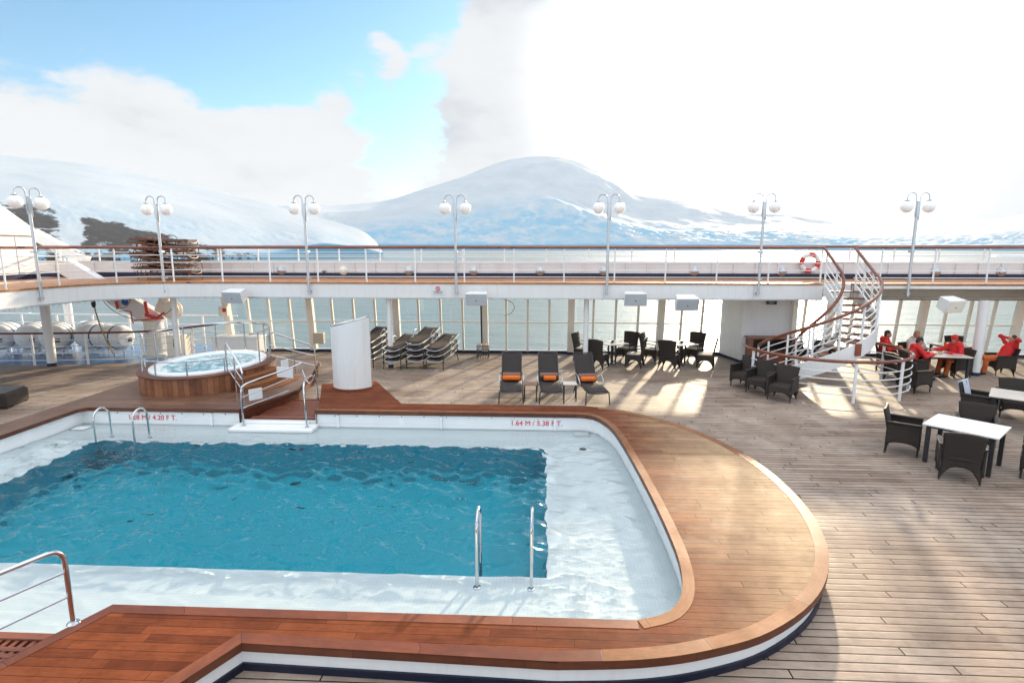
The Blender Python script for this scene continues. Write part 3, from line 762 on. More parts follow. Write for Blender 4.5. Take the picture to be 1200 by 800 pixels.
# round bulkhead lamps on the bulwark
def where_x(x):
    return 'under' 
BL = [(-9.97, 'first round grey bulwark lamp right of the stacked upper loungers'), (-8.29, ''), (-7.52, ''), (-4.97, ''), (-2.47, ''), (.06, ''), (2.47, ''), (5.83, ''), (9.05, ''), (12.2, ''), (14.59, ''), (16.91, '')]
small = {1}
bl_proto = None
names = ['round bulwark lamp just right of the stacked upper loungers, left of the third lamp post',
         'tiny round fitting on the bulwark just right of the third lamp post', 'pale yellowish round bulwark lamp right of the third lamp post',
         'round bulwark lamp midway between third and fourth lamp posts', 'round bulwark lamp just right of the fourth lamp post',
         'round bulwark lamp midway between fourth and fifth lamp posts', 'round bulwark lamp hidden partly by the fifth lamp post',
         'round bulwark lamp left of the sixth lamp post, above the rightmost fascia loudspeaker', 'round bulwark lamp between sixth lamp post and the lifebuoy',
         'round bulwark lamp behind the railing of the spiral stair top', 'round bulwark lamp just right of the seventh lamp post', 'round bulwark lamp nearest the right edge']
for i, (x, _) in enumerate(BL):
    rot = Matrix.Rotation(PI / 2, 3, 'X'); s_ = .5 if i in small else 1
    g = root('bulkhead_lamp', (x, 21.42, 3.16), names[i], 'lamp', 'round lamps along the bulwark')
    m = MB(); m.lathe([(.17 * s_, 0), (.17 * s_, .04), (.14 * s_, .06)], (x, 21.42, 3.16), 18, rot=rot); m.build('ring', 'galvanised' if i != 2 else 'cream_paint', g)
    m = MB(); m.lathe([(.14 * s_, .05), (.12 * s_, .10), (.07 * s_, .13), (.001, .14)], (x, 21.42, 3.16), 18, rot=rot); m.build('lens', 'galvanised' if i != 2 else 'cream_paint', g)
# lifebuoy
lb = root('lifebuoy', (9.98, 21.3, 3.45), 'orange and white lifebuoy hanging on the seaward rail behind the spiral stair', 'lifebuoy')
rot = Matrix.Rotation(PI / 2, 3, 'X')
for k in range(8):
    a0 = 2 * PI * k / 8 + .2; pts = []
    for j in range(7):
        a = a0 + (2 * PI / 8) * j / 6 * (1 if k % 2 else 1); pts.append((9.98 + .30 * math.cos(a), 21.28, 3.48 + .30 * math.sin(a)))
    m = MB(); m.tube(pts, .085 if k % 2 else .08, 10); m.build('red_band' if k % 2 else 'ring_segment', 'red_paint' if k % 2 else 'white_paint', lb)

# lamp posts
def lamp(x, y, rz, label, extra=0.):
    g = root('lamp_post', (x, y, 2.5), label, 'lamp post', 'twin globe lamp posts on the promenade edge', rz=0)
    c, s = math.cos(rz), math.sin(rz)
    def L(a, b, z): return (x + a * c - b * s, y + a * s + b * c, z)
    m = MB(); m.tube([L(0, 0, 2.52), L(0, 0, 5.3)], .042, 12); m.build('pole', 'galvanised', g)
    m = MB(); m.box(L(0, 0, 5.18), (.09, .09, .48), Matrix.Rotation(rz, 3, 'Z')); m.box(L(.055, 0, 5.1), (.03, .05, .48), Matrix.Rotation(rz, 3, 'Z')); m.build('bracket', 'galvanised', g, bev=.008)
    for z in (2.6, UZ + .15, 3.9): m = MB(); m.box(L(0, .05, z), (.10, .18, .05), Matrix.Rotation(rz, 3, 'Z')); m.build('clamp', 'galvanised', g)
    for sgn in (-1, 1):
        pts = [L(sgn * .055, 0, 5.0), L(sgn * .055, 0, 5.53)]
        for i in range(1, 13):
            a = PI * i / 12; pts.append(L(sgn * (.055 + .135 * (1 - math.cos(a))), 0, 5.53 + .135 * math.sin(a)))
        pts.append(L(sgn * .325, 0, 5.46)); m = MB(); m.tube(pts, .019, 8); m.build('arm', 'galvanised', g)
        m = MB(); m.lathe([(.001, .182), (.06, .175)] + [(.183 * math.sin(PI * j / 14), .183 * math.cos(PI * j / 14)) for j in range(2, 14)] + [(.001, -.183)], L(sgn * .325, 0, 5.25), 24); gl = m.build('globe', 'globe_glass', g)
        m = MB(); m.lathe([(.075, 0), (.08, .04), (.03, .055), (.022, .08)], L(sgn * .325, 0, 5.405), 16); m.build('cap', 'galvanised', gl)
ll = ['twin globe lamp post at the far left where the promenade curves, tallest in view', 'twin globe lamp post in front of the stacked upper loungers', 'twin globe lamp post above the whirlpool stairs, before the snow hill tip',
      'twin globe lamp post beside the no smoking sign', 'twin globe lamp post below the right flank of the snow peak', 'twin globe lamp post just left of the lifebuoy and spiral stair', 'twin globe lamp post right of the spiral stair, at the far right']
lamp(-14.17, 15.3, R(75), ll[0])
bpy.data.objects['lamp_post'].rotation_euler = (0, 0, 0)
for x, lab in zip((-12.42, -7.53, -2.66, 2.19, 6.95), ll[1:6]): lamp(x, 18.06, 0, lab)
lamp(11.54, 18.06, 0, ll[6])

# loudspeakers under the fascia
def speaker(x, y, z, rz, tilt, label, mat='speaker_grey'):
    g = root('loudspeaker', (x, y, z), label, 'loudspeaker', 'loudspeakers along the promenade edge')
    rot = Matrix.Rotation(rz, 3, 'Z') @ Matrix.Rotation(tilt, 3, 'X')
    m = MB(); i = len(m.v)
    fr = [(-.36, -.2), (.36, -.2), (.36, .2), (-.36, .2)]; bk_ = [(-.28, -.14), (.28, -.14), (.28, .2), (-.28, .2)]
    for (a, b) in fr: m.v.append(Vector((x, y, z)) + rot @ Vector((a, -.18, b)))
    for (a, b) in bk_: m.v.append(Vector((x, y, z)) + rot @ Vector((a, .2, b)))
    for q in ((0, 1, 2, 3), (7, 6, 5, 4), (0, 4, 5, 1), (1, 5, 6, 2), (2, 6, 7, 3), (3, 7, 4, 0)): m.face(q)
    m.build('cabinet', 'white_paint', g, bev=.015)
    m = MB(); m.box(Vector((x, y, z)) + rot @ Vector((0, -.185, 0)), (.68, .015, .36), rot); m.build('grille', mat, g, bev=.01)
    m = MB(); m.box(Vector((x, y, z)) + rot @ Vector((0, -.195, -.03)), (.035, .01, .035), rot); m.build('badge', 'black', g)
    m = MB(); m.bar(Vector((x, y, z)) + rot @ Vector((0, .15, .1)), (x, y + .3, z + .2), .06, .04); m.build('mount', 'galvanised', g)
speaker(-9.85, 17.75, 2.47, -.15, .25, 'white loudspeaker above the red fire call point, leftmost on the fascia')
speaker(-1.95, 17.72, 2.42, -.05, .12, 'white loudspeaker just right of the no smoking sign')
speaker(3.02, 17.72, 2.44, .05, .12, 'white loudspeaker above the left dining table')
speaker(4.55, 17.45, 2.35, .08, .3, 'white loudspeaker above the right dining table, tilted downwards')
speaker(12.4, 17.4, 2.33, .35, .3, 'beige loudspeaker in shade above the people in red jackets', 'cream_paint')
# no smoking sign
sg = root('no_smoking_sign', (-3.28, 18.16, 2.44), 'small white no smoking sign with red symbol on the fascia', 'sign')
m = MB(); m.box((-3.28, 18.168, 2.63), (.45, .012, .30)); m.build('plate', 'sign_white', sg, bev=.004)
m = MB(); m.tube([(-3.28 + .065 * math.cos(a), 18.155, 2.71 + .065 * math.sin(a)) for a in [2 * PI * i / 24 for i in range(24)]], .011, 6, closed=True); m.bar((-3.326, 18.155, 2.756), (-3.234, 18.155, 2.664), .012, .02, (0, 1, 0)); m.build('symbol', 'text_red', sg)
m = MB(); m.bar((-3.305, 18.157, 2.68), (-3.26, 18.157, 2.74), .01, .016, (0, 1, 0)); m.build('pictogram', 'text_black', sg)
text('WARNING', 'lettering', 'text_black', sg, (-3.28, 18.158, 2.605), (PI / 2, 0, 0), .062, spacing=1.1)
m = MB()
for zz, ww in ((2.565, .26), (2.54, .31)):
    n = 9
    for k in range(n): m.box((-3.28 - ww / 2 + (k + .5) * ww / n, 18.158, zz), (ww / n * (.55 + .3 * random.random()), .004, .010))
m.build('small_print', 'text_black', sg)

# ------------------------------------------------------------------ glass wind-break: leaning wall of panes
YB, YT, GZ = 21.25, 20.98, UB - .02
def gy(z): return YB + (YT - YB) * z / GZ
gw = root('glass_wall', (2.5, YB, 0), 'tall glazed windbreak with cream mullions below the promenade, sea visible behind', 'glass wall')
xs_col = [-12.04, -8.76, -5.42, -2.03, 1.24, 4.59]
xs_r = [10.75, 14.05, 17.43, 20.8]
def pane(x0, x1):
    m = MB(); m.quad((x0, gy(.1), .1), (x1, gy(.1), .1), (x1, gy(GZ), GZ), (x0, gy(GZ), GZ)); m.build('pane', 'glass', gw, smooth=False)
def mull(x):
    m = MB(); m.bar((x, gy(.08), .08), (x, gy(GZ), GZ), .075, .10, (0, -1, 0)); m.build('mullion', 'cream_paint', gw)
def run(cols, x_end):
    for i, x in enumerate(cols):
        m = MB(); m.bar((x, gy(0) - .06, 0.06), (x, gy(GZ) - .06, GZ), .24, .22, (0, -1, 0)); m.build('column', 'cream_paint', gw, bev=.012)
        m = MB(); m.box((x, gy(0) - .06, .045), (.26, .25, .09)); m.build('column_foot', 'navy_paint', gw)
        nxt = cols[i + 1] if i + 1 < len(cols) else x_end
        n = max(1, round((nxt - x) / .82)); ed = [x + (nxt - x) * k / n for k in range(n + 1)]
        for k in range(n):
            pane(ed[k], ed[k + 1])
            if k: mull(ed[k])
run(xs_col, 6.9); run(xs_r, 23.5)
for a, b in ((-12.04, 6.9), (8.9, 23.5)):
    m = MB(); m.box(((a + b) / 2, gy(1.22) - .015, 1.22), (b - a, .05, .045)); m.build('transom', 'cream_paint', gw)
    m = MB(); m.box(((a + b) / 2, gy(0) - .0, .05), (b - a, .12, .1)); m.build('sill', 'navy_paint', gw)
    m = MB(); m.box(((a + b) / 2, gy(0) + .01, .115), (b - a, .10, .03)); m.build('sill_cap', 'white_paint', gw)
# panes behind the stair, between deckhouse and first right column
for a, b in ((8.95, 9.85), (9.85, 10.75)): pane(a, b)
mull(9.85)
# slim round columns under the promenade edge
def column(x, y, r, label, z1=UB):
    g = root('column', (x, y, 0), label, 'column', 'slim white deck columns')
    m = MB(); m.cyl((x, y, .1), (x, y, z1), r, 20); m.build('shaft', 'white_paint', g)
    m = MB(); m.cyl((x, y, 0), (x, y, .11), r + .008, 20); m.build('foot', 'navy_paint', g)
column(-5.0, 18.45, .085, 'slim white column standing in front of the stacked sun loungers')
column(1.6, 18.6, .085, 'slim white column behind the rightmost reclined lounger')
column(-12.6, 18.7, .1, 'slim white column behind the whirlpool beside the crane')
column(13.95, 18.15, .14, 'slim white column between the people in red jackets')
column(-16.75, 18.15, .14, 'slim white column at far left in front of the raft canisters')
# wall boxes, dark pole, call point
o = MB().box((-8.45, 20.95, .58), (.40, .2, .42)).build('wall_box', 'beige_paint', bev=.015); tag(o, 'beige box fixed low on a glass wall column left of the white screen', 'box')
o = MB().box((-12.05, 20.78, 1.62), (.34, .14, .36)).build('call_point_box', 'cream_paint', bev=.01); tag(o, 'cream box with red call point on the first glass wall column', 'box')
m = MB(); m.box((-11.98, 20.70, 1.68), (.13, .02, .14)); m.build('call_point', 'red_paint', o)
o = MB().cyl((-2.12, 20.75, 0.45), (-2.14, 20.7, 2.38), .03, 10).build('dark_pole', 'dark_metal'); tag(o, 'thin dark pole against a glass wall column above the slatted stool', 'pole')
m = MB(); m.tube([(-9.0, 20.7, 2.18), (-5.0, 20.72, 2.14), (-1.6, 20.72, 2.16), (-1.2, 20.72, 2.13), (-.95, 20.72, 2.0), (-.88, 20.72, 1.82), (-1.0, 20.72, 1.62), (-1.25, 20.72, 1.5)], .012, 6)
tag(m.build('hose', 'rope'), 'thin tan hose strung along the glass wall, its end curled down', 'hose')
# deckhouse wall behind the stair
dh = root('deckhouse_wall', (7.9, 20.2, 0), 'white deckhouse wall between the glass wall and the spiral stair', 'wall')
m = MB(); m.prism([(6.85, 21.2), (7.15, 19.8), (8.95, 19.8), (8.95, 21.2)], .1, UB); m.build('wall', 'white_paint', dh, smooth=False)
m = MB(); m.prism([(6.84, 21.19), (7.14, 19.79), (8.96, 19.79), (8.96, 21.19)], 0.002, .1); m.build('kickboard', 'navy_paint', dh, smooth=False)
m = MB(); m.box((8.86, 19.7, 1.2), (.17, .2, 2.38)); m.build('door_post', 'cream_paint', dh, bev=.02)
ex = root('exit_sign', (8.0, 19.72, 2.1), 'small dark green exit sign hanging on the white deckhouse wall', 'sign')
m = MB(); m.box((8.08, 19.74, 2.14), (.34, .05, .11)); m.build('panel', 'sign_dark_green', ex)
text('EXIT', 'lettering', 'sign_white', ex, (8.08, 19.712, 2.14), (PI / 2, 0, 0), .085)
cb = root('service_cabinet', (8.0, 19.4, 0), 'low reddish timber service cabinet with dark open front against the deckhouse wall', 'cabinet')
m = MB(); m.box((7.33, 19.5, .48), (.06, .56, .96)); m.box((8.7, 19.5, .48), (.06, .56, .96)); m.box((8.0, 19.5, .96), (1.5, .6, .05)); m.box((8.0, 19.76, .5), (1.4, .03, .9)); m.box((8.0, 19.5, .06), (1.4, .5, .08)); m.box((8.05, 19.5, .5), (1.35, .5, .03)); m.build('carcass', 'cabinet_wood', cb, bev=.006)
m = MB(); m.box((7.72, 19.28, .30), (.66, .03, .38)); m.box((8.36, 19.28, .30), (.6, .03, .38)); m.build('door', 'cabinet_wood', cb, bev=.006)
m = MB(); m.box((8.02, 19.74, .72), (1.25, .02, .36)); m.build('back', 'black', cb)

# ================================================================== SPIRAL STAIR
SCX, SCY, RI, RO = 8.33, 17.05, .62, 1.56
st = root('spiral_stair', (SCX, SCY, 0), 'white spiral stair with dark timber treads and handrails rising to the promenade', 'staircase')
steps = []
NS = 15; dz = UZ / (NS + 1)
for i in range(NS):
    if i < 3: steps.append(('s', 18.0 - .32 * i))
    else: steps.append(('a', R(0) - PI * 1.02 * (i - 3) / (NS - 4)))
def path_pt(s, r):           # s from 0 (top) to 1 (bottom), r distance from the stair's axis
    Ls = .95; La = PI * 1.05
    t = s * (Ls + La * 1.09)
    if t < Ls: return Vector((SCX + r, SCY + Ls - t, 0))
    a = -(t - Ls) / 1.09
    return Vector((SCX + r * math.cos(a), SCY + r * math.sin(a), 0))
def z_at(s): return UZ - (UZ - .05) * s
for i in range(NS):
    s0 = (i + .1) / NS; s1 = (i + 1.05) / NS; z = UZ - dz * (i + 1)
    a, b, c, d = path_pt(s0, RI + .03), path_pt(s0, RO - .03), path_pt(s1, RO - .03), path_pt(s1, RI + .03)
    m = MB(); m.prism([(p.x, p.y) for p in (a, b, c, d)], z - .045, z); m.build('tread', 'tread_wood', st, smooth=False, bev=.006)
for r_, hgt in ((RO, .44), (RI, .30)):
    m = MB(); n = 60
    for th in (-.02, .02):
        for k in range(n + 1):
            p = path_pt(k / n, r_ + th); z = z_at(k / n); m.v += [Vector((p.x, p.y, max(0.0, z - hgt))), Vector((p.x, p.y, min(UZ - .03, z + .03)))]
    nb = 2 * (n + 1)
    for k in range(n):
        for b in (0, nb): m.face((b + 2 * k, b + 2 * k + 2, b + 2 * k + 3, b + 2 * k + 1))
        m.face((2 * k + 1, 2 * k + 3, nb + 2 * k + 3, nb + 2 * k + 1)); m.face((2 * k, 2 * k + 2, nb + 2 * k + 2, nb + 2 * k))
    for k in (0, n): m.face((2 * k, 2 * k + 1, nb + 2 * k + 1, nb + 2 * k))
    m.build('stringer', 'white_paint', st, angle=30)
for r_ in (RO, RI):
    for k in range(0, 61, 6 if r_ == RO else 9):
        p = path_pt(k / 60, r_); z = z_at(k / 60); m = MB(); m.cyl((p.x, p.y, z - .1), (p.x, p.y, z + .98), .03, 8); m.build('baluster', 'white_paint', st)
    for hh in (.2, .4, .6, .8):
        m = MB(); m.tube([(*path_pt(k / 48, r_).xy, z_at(k / 48) + hh) for k in range(49)], .016, 6); m.build('bar', 'white_paint', st)
    hp_ = [(*path_pt(k / 48, r_).xy, z_at(k / 48) + 1.0) for k in range(49)]
    hp_ = [(hp_[0][0], hp_[0][1] + .2, 4.0)] + hp_
    m = MB(); m.tube(hp_, .045, 10); m.build('handrail', 'rail_wood', st)
m = MB(); p = path_pt(.52, RO + .03); m.box((p.x, p.y - .02, z_at(.52) - .15), (.16, .06, .34)); m.build('timber_block', 'cabinet_wood', st, bev=.01)
p = path_pt(1, (RI + RO) / 2)
# round guard below it
ga = [R(120 + 5.2 * i) for i in range(58)]
GC, GR = (8.45, 16.75), 2.2
gp = [(GC[0] + GR * math.cos(a), GC[1] + GR * math.sin(a)) for a in ga]
railing(gp[10:], 0, 1.10, (.22, .42, .62, .82), 1.42, .016, .045, 'round white guard railing with timber top circling the foot of the spiral stair', postw=.07)
gq = bpy.data.objects[[o.name for o in COL.objects if o.name.startswith('railing')][-1]]

# ================================================================== LEFT SIDE: lower deck, rafts, crane
railing([(-27, 17.6), (-20, 17.95), (-16.9, 18.2), (-14.6, 18.55), (-13.3, 19.0), (-12.4, 20.8)], 0, 1.12, (.18, .42, .66, .88), 1.75, .016, .036, 'white deck railing with red brown timber top in front of the raft canisters', postw=.07)
railing([(-29, 22.7), (-20, 22.4), (-12.3, 22.2)], -.06, 1.28, (.25, .6, .92), 1.6, .02, .035, 'plain white outer ship railing behind the raft canisters', wood=False, postw=.08)
def canister(x, y, rz, tilt, label, ln=1.45, r=.50):
    g = root('life_raft', (x, y, -.06), label, 'life raft', 'white life raft canisters on the lower deck')
    rot = Matrix.Rotation(rz, 3, 'Z') @ Matrix.Rotation(PI / 2 + tilt, 3, 'X'); c = Vector((x, y, .64))
    h = ln / 2
    prof = [(.001, -h), (r * .72, -h + .03), (r * .9, -h + .10), (r, -h + .22), (r, -.03), (r + .03, -.03), (r + .03, .03), (r, .03), (r, h - .22), (r * .9, h - .1), (r * .72, h - .03), (.001, h)]
    m = MB(); m.lathe(prof, c, 28, rot=rot); m.build('shell', 'white_paint', g)
    for q in (-.34, .34):
        m = MB(); m.lathe([(r + .004, -.025), (r + .012, -.025), (r + .012, .025), (r + .004, .025)], c + rot @ Vector((0, 0, q * ln / 1.25)), 28, rot=rot); m.build('strap', 'dark_metal', g)
    m = MB(); m.box(c + rot @ Vector((.12, -.1, h - .01)), (.16, .14, .03), rot); m.build('data_plate', 'black', g)
    for q in (-.38, .38):
        a = rot @ Vector((0, 0, q)); m = MB()
        p = Vector((c.x + a.x, c.y + a.y, .1)); m.box(p, (.6, .1, .16), Matrix.Rotation(rz, 3, 'Z')); m.cyl((p.x - .2, p.y, -.06), (p.x - .2, p.y, .12), .03, 8); m.cyl((p.x + .2, p.y, -.06), (p.x + .2, p.y, .12), .03, 8); m.build('cradle', 'galvanised', g)
canister(-20.9, 20.75, .35, 0, 'white raft canister at the far left edge, cut by the frame')
canister(-19.75, 20.8, .45, 0, 'white raft canister directly behind the far left white column')
canister(-18.75, 20.75, .5, 0, 'white raft canister facing forward, third from the left edge')
canister(-17.75, 21.2, .5, 0, 'white raft canister set back behind the dangling yellow rope')
canister(-16.55, 20.6, 1.35, 0, 'white raft canister lying lengthwise with dark straps, nearest the crane', 1.7, .46)
cr = root('davit_crane', (-14.75, 20.6, -.06), 'cream davit crane with slanted boom, red levers and winch drum', 'crane')
m = MB(); m.lathe([(.42, -.06), (.42, .0), (.36, .03), (.34, 1.25), (.38, 1.3), (.38, 1.5)], (-14.75, 20.6, 0), 24); m.build('pedestal', 'cream_paint', cr)
m = MB(); m.bar((-14.4, 20.6, 1.2), (-17.6, 20.2, 3.35), .38, .62); m.build('boom', 'white_paint', cr, bev=.03)
m = MB(); m.bar((-14.9, 20.385, 1.62), (-17.3, 20.08, 3.22), .02, .5); m.build('boom_plate', 'white_paint', cr)
m = MB(); m.lathe([(.34, -.12), (.34, -.09), (.2, -.09), (.2, .09), (.34, .09), (.34, .12)], (-13.75, 20.3, 1.72), 24, rot=Matrix.Rotation(PI / 2, 3, 'X') ); m.build('winch_drum', 'cream_paint', cr)
m = MB(); m.box((-14.15, 20.45, 1.82), (.42, .4, .5), Matrix.Rotation(.5, 3, 'Y')); m.lathe([(.18, 0), (.16, .25), (.1, .34), (.001, .36)], (-14.05, 20.4, 1.95), 16); m.build('winch_housing', 'cream_paint', cr, bev=.05)
m = MB(); m.bar((-15.2, 20.2, 1.32), (-14.0, 20.15, 1.42), .05, .05); m.bar((-14.7, 20.15, 1.55), (-14.2, 20.1, 1.42), .08, .12); m.bar((-14.3, 20.1, 1.4), (-13.95, 20.1, 1.62), .07, .07); m.cyl((-14.62, 20.15, 1.6), (-14.66, 20.15, 2.05), .06, 10)
m.cyl((-15.75, 20.15, 1.75), (-15.78, 20.15, 2.05), .05, 10); m.bar((-15.7, 20.14, 1.68), (-15.25, 20.14, 1.68), .025, .025); m.bar((-15.25, 20.14, 1.68), (-15.2, 20.14, 1.2), .03, .03); m.build('lever', 'red_paint', cr)
m = MB(); m.lathe([(.13, 0), (.13, .01), (.001, .01)], (-15.45, 20.17, 2.02), 18, rot=Matrix.Rotation(PI / 2, 3, 'X')); m.bar((-15.45, 20.155, 1.95), (-15.45, 20.155, 2.09), .03, .01); m.build('blue_badge', 'sign_blue', cr)
m = MB(); m.box((-16.15, 20.08, 2.45), (.24, .012, .26), Matrix.Rotation(.1, 3, 'Z')); m.build('green_badge', 'sign_green', cr)
m = MB(); m.box((-16.15, 20.07, 2.47), (.12, .01, .1), Matrix.Rotation(.1, 3, 'Z')); m.build('badge_symbol', 'sign_white', cr)
m = MB(); m.tube([(-15.4, 20.4, 2.75), (-14.1, 20.4, 2.05)], .018, 6); m.build('cable', 'dark_metal', cr)
lk = root('equipment_locker', (-12.7, 20.0, 0), 'low white equipment locker beside the crane, behind the whirlpool', 'locker')
m = MB(); m.box((-11.1, 20.0, .38), (1.7, .7, .74)); m.build('body', 'white_paint', lk, bev=.02)
m = MB(); m.box((-11.1, 20.0, .78), (1.76, .76, .06)); m.build('lid', 'white_paint', lk, bev=.015)
o = MB().box((-13.15, 19.6, .45), (.62, .5, .9)).build('muster_box', 'cream_paint', bev=.02); tag(o, 'small cream box with green sign standing beside the crane', 'box')
m = MB(); m.box((-13.05, 19.335, .62), (.26, .015, .3)); m.build('green_sign', 'sign_green', o)
m = MB(); m.bar((-13.05, 19.325, .55), (-13.05, 19.325, .7), .05, .01, (0, 1, 0)); m.build('pictogram', 'sign_white', o)
# dangling rope and block under the curve of the promenade
rp = root('rope_tackle', (-16.6, 18.6, .6), 'yellow rope and dark pulley block dangling under the curved promenade', 'rope')
m = MB(); m.tube([(-15.15, 18.3, 2.42), (-15.1, 18.3, 1.9), (-15.02, 18.32, 1.4), (-14.85, 18.3, .9), (-14.65, 18.3, .45)], .022, 6); m.build('line', 'rope', rp)
m = MB(); m.tube(spline([(-15.0, 18.4, 2.42), (-14.6, 18.45, 1.9), (-14.0, 18.5, 1.62), (-13.2, 18.55, 1.55), (-12.6, 18.6, 1.95)], 6), .014, 6); m.tube(spline([(-14.9, 18.4, 2.42), (-14.6, 18.4, 2.1), (-14.3, 18.4, 1.98), (-14.0, 18.4, 2.1), (-13.85, 18.4, 2.42)], 6), .014, 6); m.build('slack_line', 'rope', rp)
m = MB(); m.blob((-15.12, 18.28, 2.15), (.07, .07, .15), 10, 7); m.build('block', 'dark_metal', rp)
# white housing and boat davit on the promenade at far left
wg = root('radar_housing', (-17.4, 18.5, UZ), 'big white sloping housing on the promenade at the far left edge', 'housing')
def side_prism(prof, x0, x1):
    m = MB(); n = len(prof)
    for x in (x0, x1): m.v += [Vector((x, y, z)) for y, z in prof]
    m.face(list(range(n))); m.face(list(range(n, 2 * n))[::-1])
    for i in range(n): m.face((i, n + i, n + (i + 1) % n, (i + 1) % n))
    return m
side_prism([(15.5, UZ), (20.35, UZ), (20.35, 4.46), (15.5, 4.46)], -23, -18.85).build('base_block', 'white_paint', wg, bev=.05)
side_prism([(15.5, 4.58), (20.75, 4.50), (20.75, 4.56), (19.0, 5.72), (17.0, 7.2), (15.5, 7.2)], -22.6, -18.9).build('sloped_top', 'white_paint', wg, bev=.03)
m = MB(); m.box((-18.82, 18.2, 4.50), (.10, 5.3, .07)); m.build('ledge', 'cream_paint', wg, bev=.01)
m = MB(); m.box((-18.83, 17.9, UZ + .12), (.05, 4.9, .24)); m.build('stripe', 'navy_paint', wg)
for y_ in (18.6, 19.6): m = MB(); m.box((-18.846, y_, 3.7), (.012, .014, 1.4)); m.build('plate_seam', 'galvanised', wg)
dv = root('boat_davit', (-18.5, 22.6, 0), 'white slanted boat davit arm beyond the bulwark at the left', 'davit')
m = MB(); m.bar((-21.3, 23.0, 4.62), (-19.1, 23.0, 3.45), .4, .42); m.build('arm', 'white_paint', dv, bev=.03)
m = MB(); m.cyl((-20.2, 23, .0), (-20.2, 23, 3.6), .16, 12); m.build('base', 'white_paint', dv, bev=.03)
m = MB(); m.tube([(-21.0, 22.9, 4.4), (-18.6, 22.9, 3.6)], .02, 6); m.tube([(-18.3, 22.9, 3.55), (-17.0, 22.8, 4.0)], .015, 6); m.build('wire', 'dark_metal', dv)
# right edge: canopy corner with black fittings
cn = root('canopy_corner', (15.8, 16.9, 2.7), 'white canopy edge with dark underside jutting in at the far right', 'canopy')
m = MB(); m.prism([(14.95, 17.3), (18.5, 15.9), (18.5, 18.0), (15.2, 17.7)], 2.80, 2.86); m.build('top', 'white_paint', cn, bev=.01)
m = MB(); m.prism([(15.2, 17.32), (18.4, 16.1), (18.4, 17.9), (15.4, 17.62)], 2.66, 2.795); m.build('underside', 'black', cn)
m = MB()
for k in range(5): m.blob((14.95 + k * .13, 17.25 - .05 * k, 2.82), (.07, .07, .06), 8, 6)
m.build('shackle', 'galvanised', cn)

# ================================================================== FURNITURE
def make_wicker(high, label):
    g = root('wicker_chair', (0, 0, 0), label, 'armchair', 'dark wicker chairs')
    hw = .27
    zb = .98 if high else .88
    def back(u, v):
        s = u * 2 - 1; arch = .27 * (1 - abs(s) ** 3.2); z = arch + (zb + .025 * (1 - s * s) - arch) * v
        w = hw + (.045 * max(0, (z - .42) / .55) ** 1.5) + .02 * max(0, 1 - z / .25)
        y = .25 + .02 * max(0, 1 - z / .3) + max(0, z - .43) * (.17 if high else .2) + .10 * (max(0, z - .6) ** 2) - .03 * (1 - s * s)
        return (s * w, y, z)
    m = MB(); m.sheet(back, 14, 14); m.build('backrest', 'wicker', g, solid=.035)
    for sg in (-1, 1):
        if high:
            def side(u, v, sg=sg):
                s = u * 2 - 1; arch = .27 * (1 - abs(s) ** 3.2); z = arch + (.42 - arch) * v
                return (sg * (hw + .02 * max(0, 1 - z / .25)), s * .265 - .005, z)
        else:
            def side(u, v, sg=sg):
                s = u * 2 - 1; z0 = .17 + .09 * (1 - abs(s) ** 3); z = z0 + (.64 - z0) * v
                return (sg * (hw + .03), s * .28, z)
        m = MB(); m.sheet(side, 12, 8); m.build('side_panel', 'wicker', g, solid=.035)
        if high:
            m = MB(); m.tube(spline([(sg * .28, .24, .66), (sg * .29, .1, .66), (sg * .29, -.18, .64), (sg * .28, -.25, .60), (sg * .28, -.27, .42)], 4), .016, 8); m.build('arm', 'dark_metal', g)
        else:
            m = MB(); m.box((sg * .30, 0, .645), (.075, .58, .035)); m.build('arm', 'wicker', g, bev=.012)
    def front(u, v):
        s = u * 2 - 1; lo = (.26 * (1 - abs(s) ** 3.2)) if high else (.17 + .09 * (1 - abs(s) ** 3)); z = lo + (.42 - lo) * v
        return (s * hw, -.27, z)
    m = MB(); m.sheet(front, 12, 6); m.build('apron', 'wicker', g, solid=.03)
    m = MB(); m.box((0, -.01, .415), (2 * hw, .53, .05)); m.build('seat', 'wicker', g, bev=.015)
    if high:
        m = MB(); m.box((0, -.02, .455), (.47, .46, .045)); m.build('seat_cushion', 'cushion', g, bev=.02)
    else:
        for sx in (-1, 1):
            for sy in (-1, 1):
                m = MB(); m.cyl((sx * .28, sy * .255, .025), (sx * .28, sy * .255, .24), .017, 8); lg = m.build('leg', 'wicker', g)
                m = MB(); m.cyl((sx * .28, sy * .255, 0), (sx * .28, sy * .255, .03), .019, 8); m.build('foot', 'steel', lg)
    return g
high0 = make_wicker(True, 'x'); low0 = make_wicker(False, 'x')
used = set()
def chair(proto, x, y, face, label, group):
    """face: direction (degrees, 0 = towards -Y, 90 = towards +X) the sitter looks"""
    rz = R(face)
    if proto.name not in used:
        used.add(proto.name); o = proto; o.location = (x, y, 0); o.rotation_euler = (0, 0, rz); o['label'] = label; o['group'] = group
    else: o = copy_tree(proto, (x, y, 0), rz, label, group)
    return o
